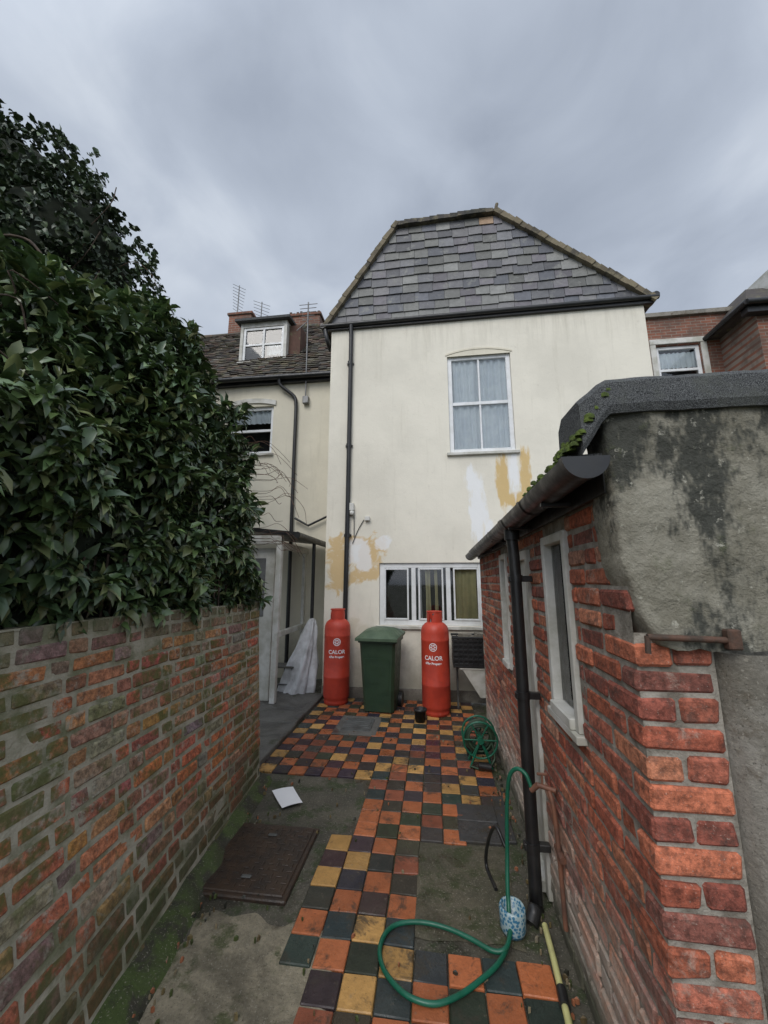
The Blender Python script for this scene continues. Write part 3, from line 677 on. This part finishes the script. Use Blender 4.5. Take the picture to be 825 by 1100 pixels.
mb.tube(spline([(-3.05,YW-.15,ZW-.15),(-3.02,YW-.12,5.65),(-2.75,YW-.06,5.42),(-2.7,YW-.06,5.2)],5)+[Vector((-2.69,YW-.06,3)),Vector((-2.67,YW-.06,.05))],.036,10)
mb.tube([(-2.62,YW-.08,2.9),(-2.35,YW-.08,2.75),(-1.8,YW-.08,3.0)],.022,8)
mb.obj('gutter_and_downpipe',M['black'],g)
mb=MB(); dy=7.62; mb.box(-4.40,-4.33,dy-.02,9,6.55,7.72);mb.box(-3.33,-3.26,dy-.02,9,6.55,7.72); mb.bb(-4.42,-3.24,dy-.07,dy+.02,6.62,6.70);mb.box(-4.33,-3.33,dy-.015,dy+.04,7.60,7.72); mb.obj('dormer_surround',M['dirtywhite'],g)
window(g,-4.329,-3.331,dy,6.71,7.595,2,2,.06,[(-3.8,-3.36,6.8,7.2)])
mb=MB(); mb.hexa([(-4.5,dy-.14,7.71),(-3.16,dy-.14,7.71),(-3.16,9.3,7.9),(-4.5,9.3,7.9),(-4.5,dy-.14,7.77),(-3.16,dy-.14,7.77),(-3.16,9.3,7.97),(-4.5,9.3,7.97)]); mb.obj('dormer_roof',M['felt'],g)
mb=MB(); mb.box(-3.255,-2.98,dy+.12,9,6.8,7.66,(.10,.05,.035)); mb.obj('dormer_cheek',M['rooftile'],g)
mb=MB(); mb.bb(-5.85,-5.15,9.4,10.0,8.3,9.45,bev=.01); mb.bb(-5.89,-5.11,9.36,10.04,9.45,9.53,bev=.01); mb.bb(-4.0,-3.1,9.5,10,8.5,9.3,bev=.01); mb.bb(-4.04,-3.06,9.46,10.04,9.3,9.38,bev=.01); mb.obj('chimneys',M['brickF'],g)
mb=MB()
for x in (-5.65,-5.35): mb.lathe(x,9.7,[(.11,9.43),(.10,9.6),(.12,9.62),(.12,9.68),(.08,9.68)],14)
for k in range(9): mb.bb(-4.02+k*.105,-3.95+k*.105,9.5,9.9,9.38,9.42+R(0,.05))
mb.obj('chimney_pots',M['rust'],g)
mb=MB()
def aerial(x,y,z0,z1,s=.35,n_=7,r=.011):
    mb.tube([(x,y,z0),(x,y,z1)],r*1.5,6)
    for k in range(n_):
        z=z1-.05-k*.11; w=s*(1-.05*k); mb.tube([(x-w*.5,y-.1,z+.04),(x+w*.5,y+.1,z-.04)],r*.6,4)
aerial(-5.95,10,9.4,11.0,.34,9); aerial(-5.05,9.8,9.4,10.15,.45,5)
mb.tube([(-2.5,6.92,5.3),(-2.52,6.92,7.55)],.016,6)
for k in range(5): mb.tube([(-2.72+.02*k,6.92,7.5-k*.09),(-2.32-.02*k,6.92,7.5-k*.09)],.007,4)
mb.tube([(-2.52,6.92,7.1),(-2.75,6.92,6.9)],.01,4)
mb.bb(-2.56,-2.44,6.9,6.99,5.25,5.4); mb.obj('tv_aerials',M['grey'],g)
# ------------------------------------------------------------------ porch lean-to
g=empty('lean_to_porch'); mb=MB(); mb.hexa([(-3.4,5.35,2.52),(-1.98,5.35,2.36),(-1.98,6.9,2.36),(-3.4,6.9,2.52),(-3.4,5.35,2.58),(-1.98,5.35,2.42),(-1.98,6.9,2.42),(-3.4,6.9,2.58)]); mb.tube([(-1.96,5.3,2.37),(-1.96,6.9,2.37)],.05,10); mb.tube([(-2.02,6.3,2.35),(-2.02,6.3,.1)],.03,10)
mb.obj('roof',M['black'],g)
mb=MB(); mb.bb(-2.30,-2.22,5.38,5.46,.05,2.39); mb.bb(-3.4,-2.22,5.37,5.42,2.25,2.38); mb.bb(-3.3,-2.36,5.50,5.54,.05,2.2); mb.bb(-2.34,-2.28,5.5,6.8,.9,.98); mb.bb(-2.34,-2.28,5.52,6.8,2.2,2.3)
mb.bb(-2.36,-2.30,6.7,6.78,0,2.3); mb.obj('posts_and_door',M['dirtywhite'],g)
mb=MB(); mb.bb(-3.1,-2.5,5.485,5.499,1.2,2.05); mb.obj('door_glazing',M['grey'],g)
# ------------------------------------------------------------------ right background buildings
g=empty('brick_house'); mb=MB(); holes(mb,lambda a,b,d:(a,9-d,b),3.5,9.5,0,7.95,[(5.35,6.32,6.0,7.22)],.1); mb.obj('walls',M['brickF'],g)
window(g,5.352,6.318,9.05,6.002,7.218,1,2,.08,[(5.4,6.27,6.7,7.1)],cd=.1)
mb=MB(); mb.bb(5.22,5.345,8.97,9.05,5.9,7.24);mb.bb(6.325,6.45,8.97,9.05,5.9,7.24);mb.bb(5.22,6.45,8.965,9.05,7.245,7.38);mb.obj('stone_surround',M['dirtywhite'],g)
mb=MB(); mb.bb(3.4,9.5,8.92,9.1,7.95,8.06); mb.obj('coping',M['cement2'],g); mb=MB(); mb.tube([(5.1,8.92,7.95),(5.1,8.92,3)],.045,8); mb.obj('downpipe',M['black'],g)
g=empty('brick_house'); mb=MB(); mb.box(6.75,10,8.0,11.5,0,7.3); mb.obj('walls',M['brickF'],g)
mb=MB(); mb.hexa([(6.45,7.8,7.28),(10,7.8,7.28),(10,11.5,7.28),(6.45,11.5,7.28),(7.4,8.9,8.45),(10,8.9,8.45),(10,10.5,8.45),(7.4,10.5,8.45)],(.06,.05,.045)); mb.obj('roof',M['rooftile'],g)
mb=MB(); mb.tube([(6.42,7.75,7.3),(10,7.75,7.3)],.06,8); mb.tube([(6.42,7.75,7.3),(6.42,11,7.3)],.06,8); mb.box(6.47,10,7.82,7.99,7.12,7.27); mb.obj('gutter',M['black'],g)
mb=MB(); mb.bb(7.75,8.6,8.6,9.3,8.3,8.75); mb.obj('rooflight',M['dirtywhite'],g)

# ------------------------------------------------------------------ gas cylinders
def cylinder(cx,cy,rot):
    g=empty('gas_cylinder'); r=.187; mb=MB(); a0=.22 if cx<-1 else -.15
    mb.lathe(cx,cy,[(.150,.005),(.168,.0),(.170,.05),(.165,.075),(.178,.09),(r,.12),(r,.36),(r+.002,.365),(r+.002,.385),(r,.39),(r,.92),(r+.002,.925),(r+.002,.945),(r,.95),(r,1.03),(.183,1.07),(.168,1.11),(.14,1.14),(.10,1.165),(.05,1.175),(0,1.178)],40)
    for b0,b1,z1 in ((.25,2.9,1.30),(3.4,6.05,1.30)):
        vs=[];n_=18
        for k in range(n_+1):
            a=rot+b0+(b1-b0)*k/n_; e=min(k,n_-k)/3.; zt=1.15+(z1-1.15)*min(1,.55+.45*min(1,e))
            for rr,z in ((.105,1.14),(.105,zt),(.098,zt),(.098,1.14)): vs.append((cx+rr*math.cos(a),cy+rr*math.sin(a),z))
        mb.add(vs,[(k*4+q,k*4+(q+1)%4,k*4+4+(q+1)%4,k*4+4+q) for k in range(n_) for q in range(4)],smooth=False)
    mb.tube([(cx+.103*math.cos(a),cy+.103*math.sin(a),1.30) for a in [2*math.pi*q/32 for q in range(33)]],.008,8,cap=False)
    mb.obj('body',M['red'],g)
    mb=MB(); mb.tube([(cx,cy,1.17),(cx,cy,1.25)],.02,10); mb.tube([(cx,cy-.05,1.22),(cx,cy+.03,1.22)],.013,8); mb.tube([(cx,cy,1.25),(cx,cy,1.27)],.03,10); mb.tube([(cx-.055,cy-.085,1.10),(cx-.055,cy-.11,1.13),(cx-.05,cy-.03,1.2)],.008,6); mb.obj('valve',M['grey'],g)
    for txt,size,zc in (('CALOR',.075,.70),('47kg Propane',.04,.645)):
        cu=bpy.data.curves.new('label','FONT'); cu.body=txt; cu.size=size; cu.align_x='CENTER'; cu.offset=.0012
        ob=bpy.data.objects.new('tmp',cu); S.collection.objects.link(ob); bpy.context.view_layer.update()
        me=bpy.data.meshes.new_from_object(ob); bpy.data.objects.remove(ob)
        for v in me.vertices:
            a=a0+v.co.x/(r+.002); v.co=Vector((cx+(r+.0025)*math.sin(a),cy-(r+.0025)*math.cos(a),zc+v.co.y))
        me.materials.clear(); me.materials.append(M['paper'])
        o=bpy.data.objects.new('lettering',me); S.collection.objects.link(o); o.parent=g
    mb=MB()
    def w(x,z): a=a0+x/(r+.002); return (cx+(r+.003)*math.sin(a),cy-(r+.003)*math.cos(a),.86+z)
    vs=[];n_=32
    for k in range(n_):
        t=2*math.pi*k/n_; vs+=[w(.052*math.cos(t),.052*math.sin(t)),w(.043*math.cos(t),.043*math.sin(t))]
    mb.add(vs,[(2*k,2*k+1,(2*k+3)%(2*n_),(2*k+2)%(2*n_)) for k in range(n_)])
    for q in range(6):
        t=q*math.pi/3; mb.add([w(.008*math.cos(t),.008*math.sin(t)),w(.03*math.cos(t+.35),.03*math.sin(t+.35)),w(.038*math.cos(t),.038*math.sin(t)),w(.03*math.cos(t-.35),.03*math.sin(t-.35))],[(0,1,2,3)])
    mb.obj('emblem',M['paper'],g)
cylinder(-1.43,5.70,.4); cylinder(-.01,5.43,1.0)
# ------------------------------------------------------------------ wheelie bin
g=empty('wheelie_bin'); mb=MB(); 
def Tb(x,y,z): a=-.10; return (-.75+x*math.cos(a)-y*math.sin(a),5.48+x*math.sin(a)+y*math.cos(a),z)
def frus(mb,w0,w1,d0,d1,y0s,y1s,z0,z1,bev=.035):
    vs=[]
    for (w,d,yo,z) in ((w0,d0,y0s,z0),(w1,d1,y1s,z1)):
        for sx,sy,o in ((-1,-1,0),(-1,-1,1),(1,-1,0),(1,-1,1),(1,1,0),(1,1,1),(-1,1,0),(-1,1,1)):
            seq={(-1,-1):((0,bev),(bev,0)),(1,-1):((-bev,0),(0,bev)),(1,1):((0,-bev),(-bev,0)),(-1,1):((bev,0),(0,-bev))}[(sx,sy)][o]
            vs.append(Tb(sx*w/2+seq[0],yo+sy*d/2+seq[1],z))
    mb.add(vs,[(k,(k+1)%8,8+(k+1)%8,8+k) for k in range(8)]+[tuple(range(8)),tuple(range(8,16))])
frus(mb,.40,.49,.40,.52,.03,0,.03,.94); frus(mb,.53,.53,.56,.56,0,0,.90,.97,.04)
frus(mb,.30,.34,.02,.02,-.185,-.232,.25,.70,.005)
mb.obj('body',M['green'],g)
mb=MB(); vs=[]
for j in range(7):
    for i in range(9):
        u=-1+2*i/8; v=-1+2*j/6; x=u*.285; y=v*.31-.01; z=.985+.08*(1-abs(u)**3)*(1-abs(v)**3)+.03*(v+1)/2
        if i in(0,8) or j in (0,6): z-=.02
        vs.append(Tb(x,y,z))
mb.add(vs,[(j*9+i,j*9+i+1,j*9+i+10,j*9+i+9) for j in range(6) for i in range(8)],smooth=True)
bd=[*range(9),*[9*j+8 for j in range(1,7)],*[54+i for i in range(7,-1,-1)],*[9*j for j in range(5,0,-1)]]
rim=[vs[i] for i in bd]; low=[(p[0],p[1],p[2]-.035) for p in rim]; m=len(bd); mb.add(rim+low,[(k,(k+1)%m,(k+1)%m+m,k+m) for k in range(m)])
mb.obj('lid',M['lid'],g)
mb=MB(); mb.tube([Tb(-.2,.33,.95),Tb(.2,.33,.95)],.016,8); mb.tube([Tb(-.2,.33,.95),Tb(-.2,.26,.93)],.014,8); mb.tube([Tb(.2,.33,.95),Tb(.2,.26,.93)],.014,8)
for sx in (-1,1): mb.tube([Tb(sx*.20,.22,.1),Tb(sx*.255,.22,.1)],.1,20)
mb.obj('handle_and_wheels',M['black'],g)
mb=MB(); mb.lathe(-.21,5.08,[(0,.02),(.06,.02),(.075,.14),(.082,.14),(.082,.165),(.07,.165),(.06,.06),(0,.05)],20); mb.obj('plant_pot',M['black'])
g=empty('plastic_crate'); mb=MB(); x0,x1,y0,y1=.22,.74,5.35,5.72
for z in [.62+.06*k for k in range(6)]:
    mb.bb(x0,x1,y0,y0+.012,z,z+.03,bev=.003);mb.bb(x0,x1,y1-.012,y1,z,z+.03,bev=.003);mb.bb(x0,x0+.012,y0+.013,y1-.013,z,z+.03,bev=.003);mb.bb(x1-.012,x1,y0+.013,y1-.013,z,z+.03,bev=.003)
for k in range(9):
    x=x0+k*(x1-x0-.014)/8; mb.bb(x,x+.02,y0-.002,y0+.014,.62,.97,bev=.002); mb.bb(x,x+.014,y1-.014,y1+.002,.62,.97,bev=.002)
mb.bb(x0,x1,y0,y1,.595,.62); mb.bb(x0-.01,x1+.01,y0-.01,y0+.012,.955,.985); mb.bb(x0-.01,x1+.01,y1-.012,y1+.01,.955,.985); mb.bb(x0+.02,x1-.02,y0+.018,y1-.03,.62,.93)
mb.obj('crate',M['black'],g)
mb=MB()
for k in range(12):
    x=R(.28,.62);y=R(5.42,5.62); mb.bb(x,x+R(.05,.1),y,y+R(.03,.08),.931,.95+R(0,.07),bev=.005)
mb.obj('crate_contents',M['cement2'],g)
g=empty('white_tub'); mb=MB()
mb.hexa([(.56,5.42,.22),(.74,5.42,.22),(.74,5.68,.22),(.56,5.68,.22),(.34,5.37,.57),(.78,5.37,.57),(.78,5.72,.57),(.34,5.72,.57)]); mb.tube([(.74,5.55,.3),(.74,5.6,0)],.03,8); mb.bb(.30,.80,5.36,5.73,.57,.592)
mb.obj('tub',M['dirtywhite'],g)
mb=MB(); mb.bb(.66,.72,5.46,5.64,0,.22); mb.bb(.27,.30,5.66,5.69,0,.57); mb.obj('legs',M['drain'],g)
g=empty('metal_bench'); mb=MB()
for k in range(5): mb.bb(-2.62,-2.16,5.92+k*.06,5.96+k*.06,.40,.425,bev=.004)
mb.obj('slats',M['kerb'],g); mb=MB()
for x in(-2.6,-2.2):
    for y in (5.94,6.16): mb.bb(x,x+.03,y,y+.03,0.0,.4,bev=.003)
    mb.bb(x,x+.03,5.94,6.19,.37,.398,bev=.003)
mb.bb(-2.6,-2.17,5.94,5.96,.15,.17,bev=.003); mb.obj('legs',M['grey'],g)
mb=MB(); vs=[];n_=60;m_=24
for j in range(m_+1):
    t=j/m_
    for k in range(n_):
        a=2*math.pi*k/n_; rr=(.04+.29*(t**.75))*(1+.13*math.sin(5*a+3*t)+.08*math.sin(11*a+t*6)+.25*mnoise.noise(Vector((math.cos(a)*2,math.sin(a)*2,t*4))))
        vs.append((-1.95-.2*t+rr*.85*math.cos(a),6.12+rr*.6*math.sin(a)-.05*t,1.10-1.06*t+.03*math.sin(9*a)*(1-t*.5)))
mb.add(vs,[(j*n_+k,j*n_+(k+1)%n_,(j+1)*n_+(k+1)%n_,(j+1)*n_+k) for j in range(m_) for k in range(n_)],smooth=True); mb.add(vs[:n_],[tuple(range(n_))]); mb.obj('draped_plastic_sheet',M['sheet'])

# ------------------------------------------------------------------ foliage
def leaves(name,pts,nrm,size,wid,per,cols,mat,parent,depthf=None,droop=.5,spread=.9):
    c=np.repeat(pts,per,0); nn=np.repeat(nrm,per,0); N_=len(c)
    rd=rng.normal(size=(N_,3)); rd/=np.linalg.norm(rd,axis=1,keepdims=True)
    d=nn*.55+rd*spread; d[:,2]-=droop*rng.uniform(.2,1.2,N_); d/=np.linalg.norm(d,axis=1,keepdims=True)
    up=nn*.8+np.array([0,0,.9])+rng.normal(size=(N_,3))*.35
    w=np.cross(d,up); w/=np.linalg.norm(w,axis=1,keepdims=True)+1e-6; u=np.cross(w,d)
    L=size*rng.uniform(.6,1.25,(N_,1)); W=L*wid*rng.uniform(.8,1.2,(N_,1))
    s0=c+d*L*.08; s1=c+d*L*.35+u*L*.05; s2=c+d*L*.70+u*L*.02; s3=c+d*L*1.02-u*L*.12
    up_=u*W*.22
    V=np.stack([s0,s1,s2,s3,s1+w*W*.5+up_,s2+w*W*.42+up_,s1-w*W*.5+up_,s2-w*W*.42+up_],1).reshape(-1,3)
    base=(np.arange(N_)*8)[:,None]
    tmpl=[0,4,1, 0,1,6, 4,5,2,1, 1,2,7,6, 5,3,2, 2,3,7]; cnt=[3,3,4,4,3,3]
    lv=(base+np.array(tmpl)[None]).ravel(); lt=np.tile(cnt,N_); ls=np.concatenate([[0],np.cumsum(lt)[:-1]])
    me=bpy.data.meshes.new(name); me.vertices.add(len(V)); me.vertices.foreach_set('co',V.ravel().astype(np.float32))
    me.loops.add(len(lv)); me.loops.foreach_set('vertex_index',lv.astype(np.int32)); me.polygons.add(len(lt)); me.polygons.foreach_set('loop_start',ls.astype(np.int32)); me.polygons.foreach_set('loop_total',lt.astype(np.int32))
    me.update(calc_edges=True); me.validate()
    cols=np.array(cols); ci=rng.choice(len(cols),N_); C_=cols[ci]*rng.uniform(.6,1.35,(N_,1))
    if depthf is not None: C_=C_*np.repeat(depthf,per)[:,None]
    C4=np.concatenate([C_,np.ones((N_,1))],1)
    ca=me.color_attributes.new('col','FLOAT_COLOR','POINT'); ca.data.foreach_set('color',np.repeat(C4,8,0).astype(np.float32).ravel())
    me.polygons.foreach_set('use_smooth',[True]*len(me.polygons)); me.materials.append(mat)
    o=bpy.data.objects.new(name,me); S.collection.objects.link(o); o.parent=parent; return o
def fbm(P,sc): return np.array([mnoise.fractal(Vector(p)*sc,1.0,2.0,3) for p in P])
g=empty('laurel_hedge')
def hs(y,th):
    b=1.45+.5*np.clip(y-1,0,1)+.65*np.clip((y-2)/1.1,0,1); a=1.46
    e=np.sqrt(np.clip(1-((np.maximum(y,1.6)-1.6)/2.15)**4,0.02,1)); a=a*e**.5; b=b*(.3+.7*e)
    x=-3.0+a*np.cos(th); z=1.85+b*np.sin(th)
    return x,z
NP=8200; y=rng.uniform(-.6,3.7,NP); th=rng.uniform(-.3,math.pi*.62,NP)
x,z=hs(y,th); low=th<0; z=np.where(low,1.85+th/.3*.38,z)
Pn=np.stack([x,y,z],1); nr=np.stack([np.cos(th),np.clip((y-2.8),0,1)*.8,np.sin(np.clip(th,0,9))],1); nr/=np.linalg.norm(nr,axis=1,keepdims=True)
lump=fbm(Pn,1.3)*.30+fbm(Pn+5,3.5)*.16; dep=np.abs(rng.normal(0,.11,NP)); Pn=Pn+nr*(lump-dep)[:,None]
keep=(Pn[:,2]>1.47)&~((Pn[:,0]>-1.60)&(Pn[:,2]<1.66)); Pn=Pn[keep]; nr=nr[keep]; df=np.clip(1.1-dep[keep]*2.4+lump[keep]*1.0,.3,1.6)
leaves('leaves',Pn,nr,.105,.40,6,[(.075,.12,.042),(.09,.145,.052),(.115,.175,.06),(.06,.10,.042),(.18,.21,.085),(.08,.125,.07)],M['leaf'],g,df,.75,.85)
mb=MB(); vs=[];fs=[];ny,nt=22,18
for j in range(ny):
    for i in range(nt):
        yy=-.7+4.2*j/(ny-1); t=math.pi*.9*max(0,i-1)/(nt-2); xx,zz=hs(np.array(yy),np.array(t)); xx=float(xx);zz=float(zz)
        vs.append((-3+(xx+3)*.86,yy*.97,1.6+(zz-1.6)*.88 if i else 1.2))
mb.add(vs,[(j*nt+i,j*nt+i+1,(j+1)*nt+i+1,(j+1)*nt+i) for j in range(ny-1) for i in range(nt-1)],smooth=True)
mb.add([vs[(ny-1)*nt+i] for i in range(nt)],[tuple(range(nt))]); mb.obj('light_blocking_core',M['core'],g)  # dark shell added inside the hedge to block light, no leaves of its own
mb=MB()
for k in range(46):
    yy=1.5+k*.043; xx=-1.68+R(-.05,.03); mb.tube([(xx,yy,1.45),(xx+R(-.02,.02),yy+R(-.02,.02),1.75+R(0,.15))],R(.005,.010),5)
for k in range(12):
    y0=R(.9,3.3); z0=R(2.0,3.4); x0=-1.75-max(0,z0-2.6)*.5
    mb.tube(spline([(x0-.3,y0-.1,z0-.2),(x0,y0,z0),(x0+R(.03,.10),y0+R(-.1,.25),z0+R(.05,.2)),(x0+R(.05,.14),y0+R(0,.4),z0+R(-.15,.2))],4),[.004]*13,5)
mb.obj('stems',M['bark'],g)
mb=MB()
for k in range(30):
    y0=R(3.3,3.6); z0=R(2.0,3.1); x0=-1.62-max(0,z0-2.7)*.6; L=R(.12,.42); a=R(-.2,.8)
    mb.tube(spline([(x0-.3,y0-.1,z0),(x0,y0,z0),(x0+L*.5,y0+R(0,.1),z0+L*.35*a),(x0+L*.8,y0+R(0,.15),z0+L*.1*a-.05),(x0+L,y0+R(0,.2),z0-L*R(.1,.7))],4),.0024,4)
for k in range(12):
    y0=R(3.6,4.6); z0=R(3.8,5.8); x0=-3.7+R(-.3,.1); mb.tube(spline([(x0-.3,y0,z0),(x0,y0,z0+.1),(x0+R(.1,.3),y0,z0+R(-.2,.1)),(x0+R(.2,.45),y0,z0-R(.2,.6))],4),.0028,4)
mb.obj('trailing_vines',M['vine'],g)
g=empty('ivy_clad_tree')
lumps=[((-4.75,4.0,4.9),(1.05,1.0,1.15)),((-5.1,4.0,6.1),(1.15,1.0,1.2)),((-6.1,4.0,7.1),(1.2,1.0,1.2)),((-7.0,3.8,7.6),(1.1,1.0,1.2)),((-6.3,3.6,5.4),(1.5,1.2,1.8)),((-4.4,3.9,3.8),(1.1,1.0,1.2)),((-7.6,3.6,6.3),(1.6,1.2,1.9)),((-4.3,2.4,3.9),(1.0,1.1,1.0)),((-5.2,2.6,4.9),(1.1,1.1,1.1)),((-8.2,3.8,7.9),(1.2,1.1,1.3)),((-4.6,3.1,3.2),(1.1,1.3,1.3)),((-4.5,1.4,3.6),(1.0,1.1,.9))]
PP=[];NN=[];DD=[]
for c,r_ in lumps:
    k=1500; v=rng.normal(size=(k,3)); v/=np.linalg.norm(v,axis=1,keepdims=True); v=v[(v[:,1]<.45)&(v[:,0]>-.6)]
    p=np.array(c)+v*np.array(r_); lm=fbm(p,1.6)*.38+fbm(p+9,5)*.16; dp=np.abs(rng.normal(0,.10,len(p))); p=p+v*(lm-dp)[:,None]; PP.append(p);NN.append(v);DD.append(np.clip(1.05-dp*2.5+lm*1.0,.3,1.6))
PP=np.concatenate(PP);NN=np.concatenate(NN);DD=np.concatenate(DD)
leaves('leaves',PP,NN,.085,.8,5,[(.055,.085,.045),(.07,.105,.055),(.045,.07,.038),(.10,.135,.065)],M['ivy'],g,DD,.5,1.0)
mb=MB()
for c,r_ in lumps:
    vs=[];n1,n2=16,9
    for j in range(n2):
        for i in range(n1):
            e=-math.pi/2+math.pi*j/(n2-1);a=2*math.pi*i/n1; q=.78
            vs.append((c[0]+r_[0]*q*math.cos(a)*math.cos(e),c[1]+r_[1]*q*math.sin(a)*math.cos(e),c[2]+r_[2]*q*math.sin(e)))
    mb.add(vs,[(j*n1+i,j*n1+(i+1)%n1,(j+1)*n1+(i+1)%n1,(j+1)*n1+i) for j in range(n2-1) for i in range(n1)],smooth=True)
mb.obj('light_blocking_core',M['core'],g)  # dark ellipsoids added behind the ivy leaves to block light
mb=MB(); mb.tube(spline([(-5.6,4,-.05),(-5.5,4,2),(-5.4,4,4),(-6,4,6),(-7,4,7.6)],5),[.28-.01*i for i in range(21)],10)
mb.tube(spline([(-5.4,4,3.5),(-4.9,3.9,5),(-4.7,4,6.3)],5),[.12-.008*i for i in range(11)],8)
for k in range(10): 
    x=R(-4.8,-3.8);z=R(4.6,6.4); mb.tube(spline([(x-.6,3.6,z-.4),(x,3.5,z),(x+R(.05,.25),3.5,z+R(.1,.4))],4),.006,5)
mb.tube(spline([(-3.6,2.0,3.7),(-3.2,2.0,4.15),(-2.95,2.05,4.2),(-2.8,2.1,4.05)],5),.010,5)
mb.tube(spline([(-3.6,1.9,3.6),(-3.3,1.8,3.95),(-3.0,1.9,3.9)],5),.008,5)
mb.obj('trunk',M['bark'],g)

# ------------------------------------------------------------------ world
W=bpy.data.worlds.new('World'); S.world=W; W.use_nodes=True; t=W.node_tree; t.nodes.clear()
SUN_EL=math.radians(44); SUN_AZ=math.radians(195)
out=t.nodes.new('ShaderNodeOutputWorld'); bg=t.nodes.new('ShaderNodeBackground'); bg.inputs[1].default_value=.1; t.links.new(bg.outputs[0],out.inputs[0])
sky=t.nodes.new('ShaderNodeTexSky'); sky.sky_type='NISHITA'; sky.sun_disc=False; sky.sun_elevation=SUN_EL; sky.sun_rotation=SUN_AZ; sky.dust_density=3
tc=t.nodes.new('ShaderNodeTexCoord'); sp=t.nodes.new('ShaderNodeSeparateXYZ'); t.links.new(tc.outputs['Generated'],sp.inputs[0])
def mth(op,a,b):
    n=t.nodes.new('ShaderNodeMath'); n.operation=op
    for i,v in enumerate((a,b)):
        if isinstance(v,bpy.types.NodeSocket): t.links.new(v,n.inputs[i])
        else: n.inputs[i].default_value=v
    return n.outputs[0]
zz=mth('ADD',mth('MAXIMUM',sp.outputs[2],0.),.38)
cb=t.nodes.new('ShaderNodeCombineXYZ'); t.links.new(mth('DIVIDE',sp.outputs[0],zz),cb.inputs[0]); t.links.new(mth('DIVIDE',sp.outputs[1],zz),cb.inputs[1]); cb.inputs[2].default_value=1.7
def wn(scale,detail,rough,dist):
    n=t.nodes.new('ShaderNodeTexNoise'); t.links.new(cb.outputs[0],n.inputs['Vector']); n.inputs['Scale'].default_value=scale; n.inputs['Detail'].default_value=detail; n.inputs['Roughness'].default_value=rough; n.inputs['Distortion'].default_value=dist; return n.outputs['Fac']
f=mth('ADD',mth('MULTIPLY',wn(1.4,3,.5,.6),.6),mth('MULTIPLY',wn(3.4,6,.52,.4),.4))
cr=t.nodes.new('ShaderNodeValToRGB'); t.links.new(f,cr.inputs[0]); el=cr.color_ramp.elements
el[0].position=.36; el[0].color=(3.7,4.2,5.1,1); el[1].position=.64; el[1].color=(7.9,8.5,9.3,1)
e=el.new(.49); e.color=(5.2,5.8,6.8,1)
dt=t.nodes.new('ShaderNodeVectorMath'); dt.operation='DOT_PRODUCT'; t.links.new(tc.outputs['Generated'],dt.inputs[0])
sd=Vector((math.sin(SUN_AZ)*math.cos(SUN_EL),math.cos(SUN_AZ)*math.cos(SUN_EL),math.sin(SUN_EL))); dt.inputs[1].default_value=sd
mr=t.nodes.new('ShaderNodeMapRange'); t.links.new(dt.outputs['Value'],mr.inputs[0]); mr.inputs[1].default_value=.35; mr.inputs[2].default_value=1; mr.inputs[3].default_value=1; mr.inputs[4].default_value=2.1
vm=t.nodes.new('ShaderNodeVectorMath'); vm.operation='SCALE'; t.links.new(cr.outputs[0],vm.inputs[0]); t.links.new(mr.outputs[0],vm.inputs['Scale'])
mx=t.nodes.new('ShaderNodeMix'); mx.data_type='RGBA'; mx.inputs[0].default_value=.9; t.links.new(sky.outputs[0],mx.inputs[6]); t.links.new(vm.outputs[0],mx.inputs[7]); t.links.new(mx.outputs[2],bg.inputs[0])
sl=bpy.data.lights.new('sun','SUN'); sl.energy=1.4; sl.angle=math.radians(32); sl.color=(1,.96,.90); so=bpy.data.objects.new('sun',sl); S.collection.objects.link(so)
so.rotation_euler=(-sd).to_track_quat('-Z','Y').to_euler()
cd=bpy.data.cameras.new('camera'); co=bpy.data.objects.new('camera',cd); S.collection.objects.link(co); S.camera=co
co.location=(0,0,1.7); co.rotation_euler=(math.radians(90+10.37),0,math.radians(7.4)); cd.sensor_fit='HORIZONTAL'; cd.sensor_width=36; cd.lens=410/825*36; cd.clip_start=.05; cd.clip_end=2000
S.view_settings.view_transform='Standard'; S.view_settings.look='None'; S.view_settings.exposure=0
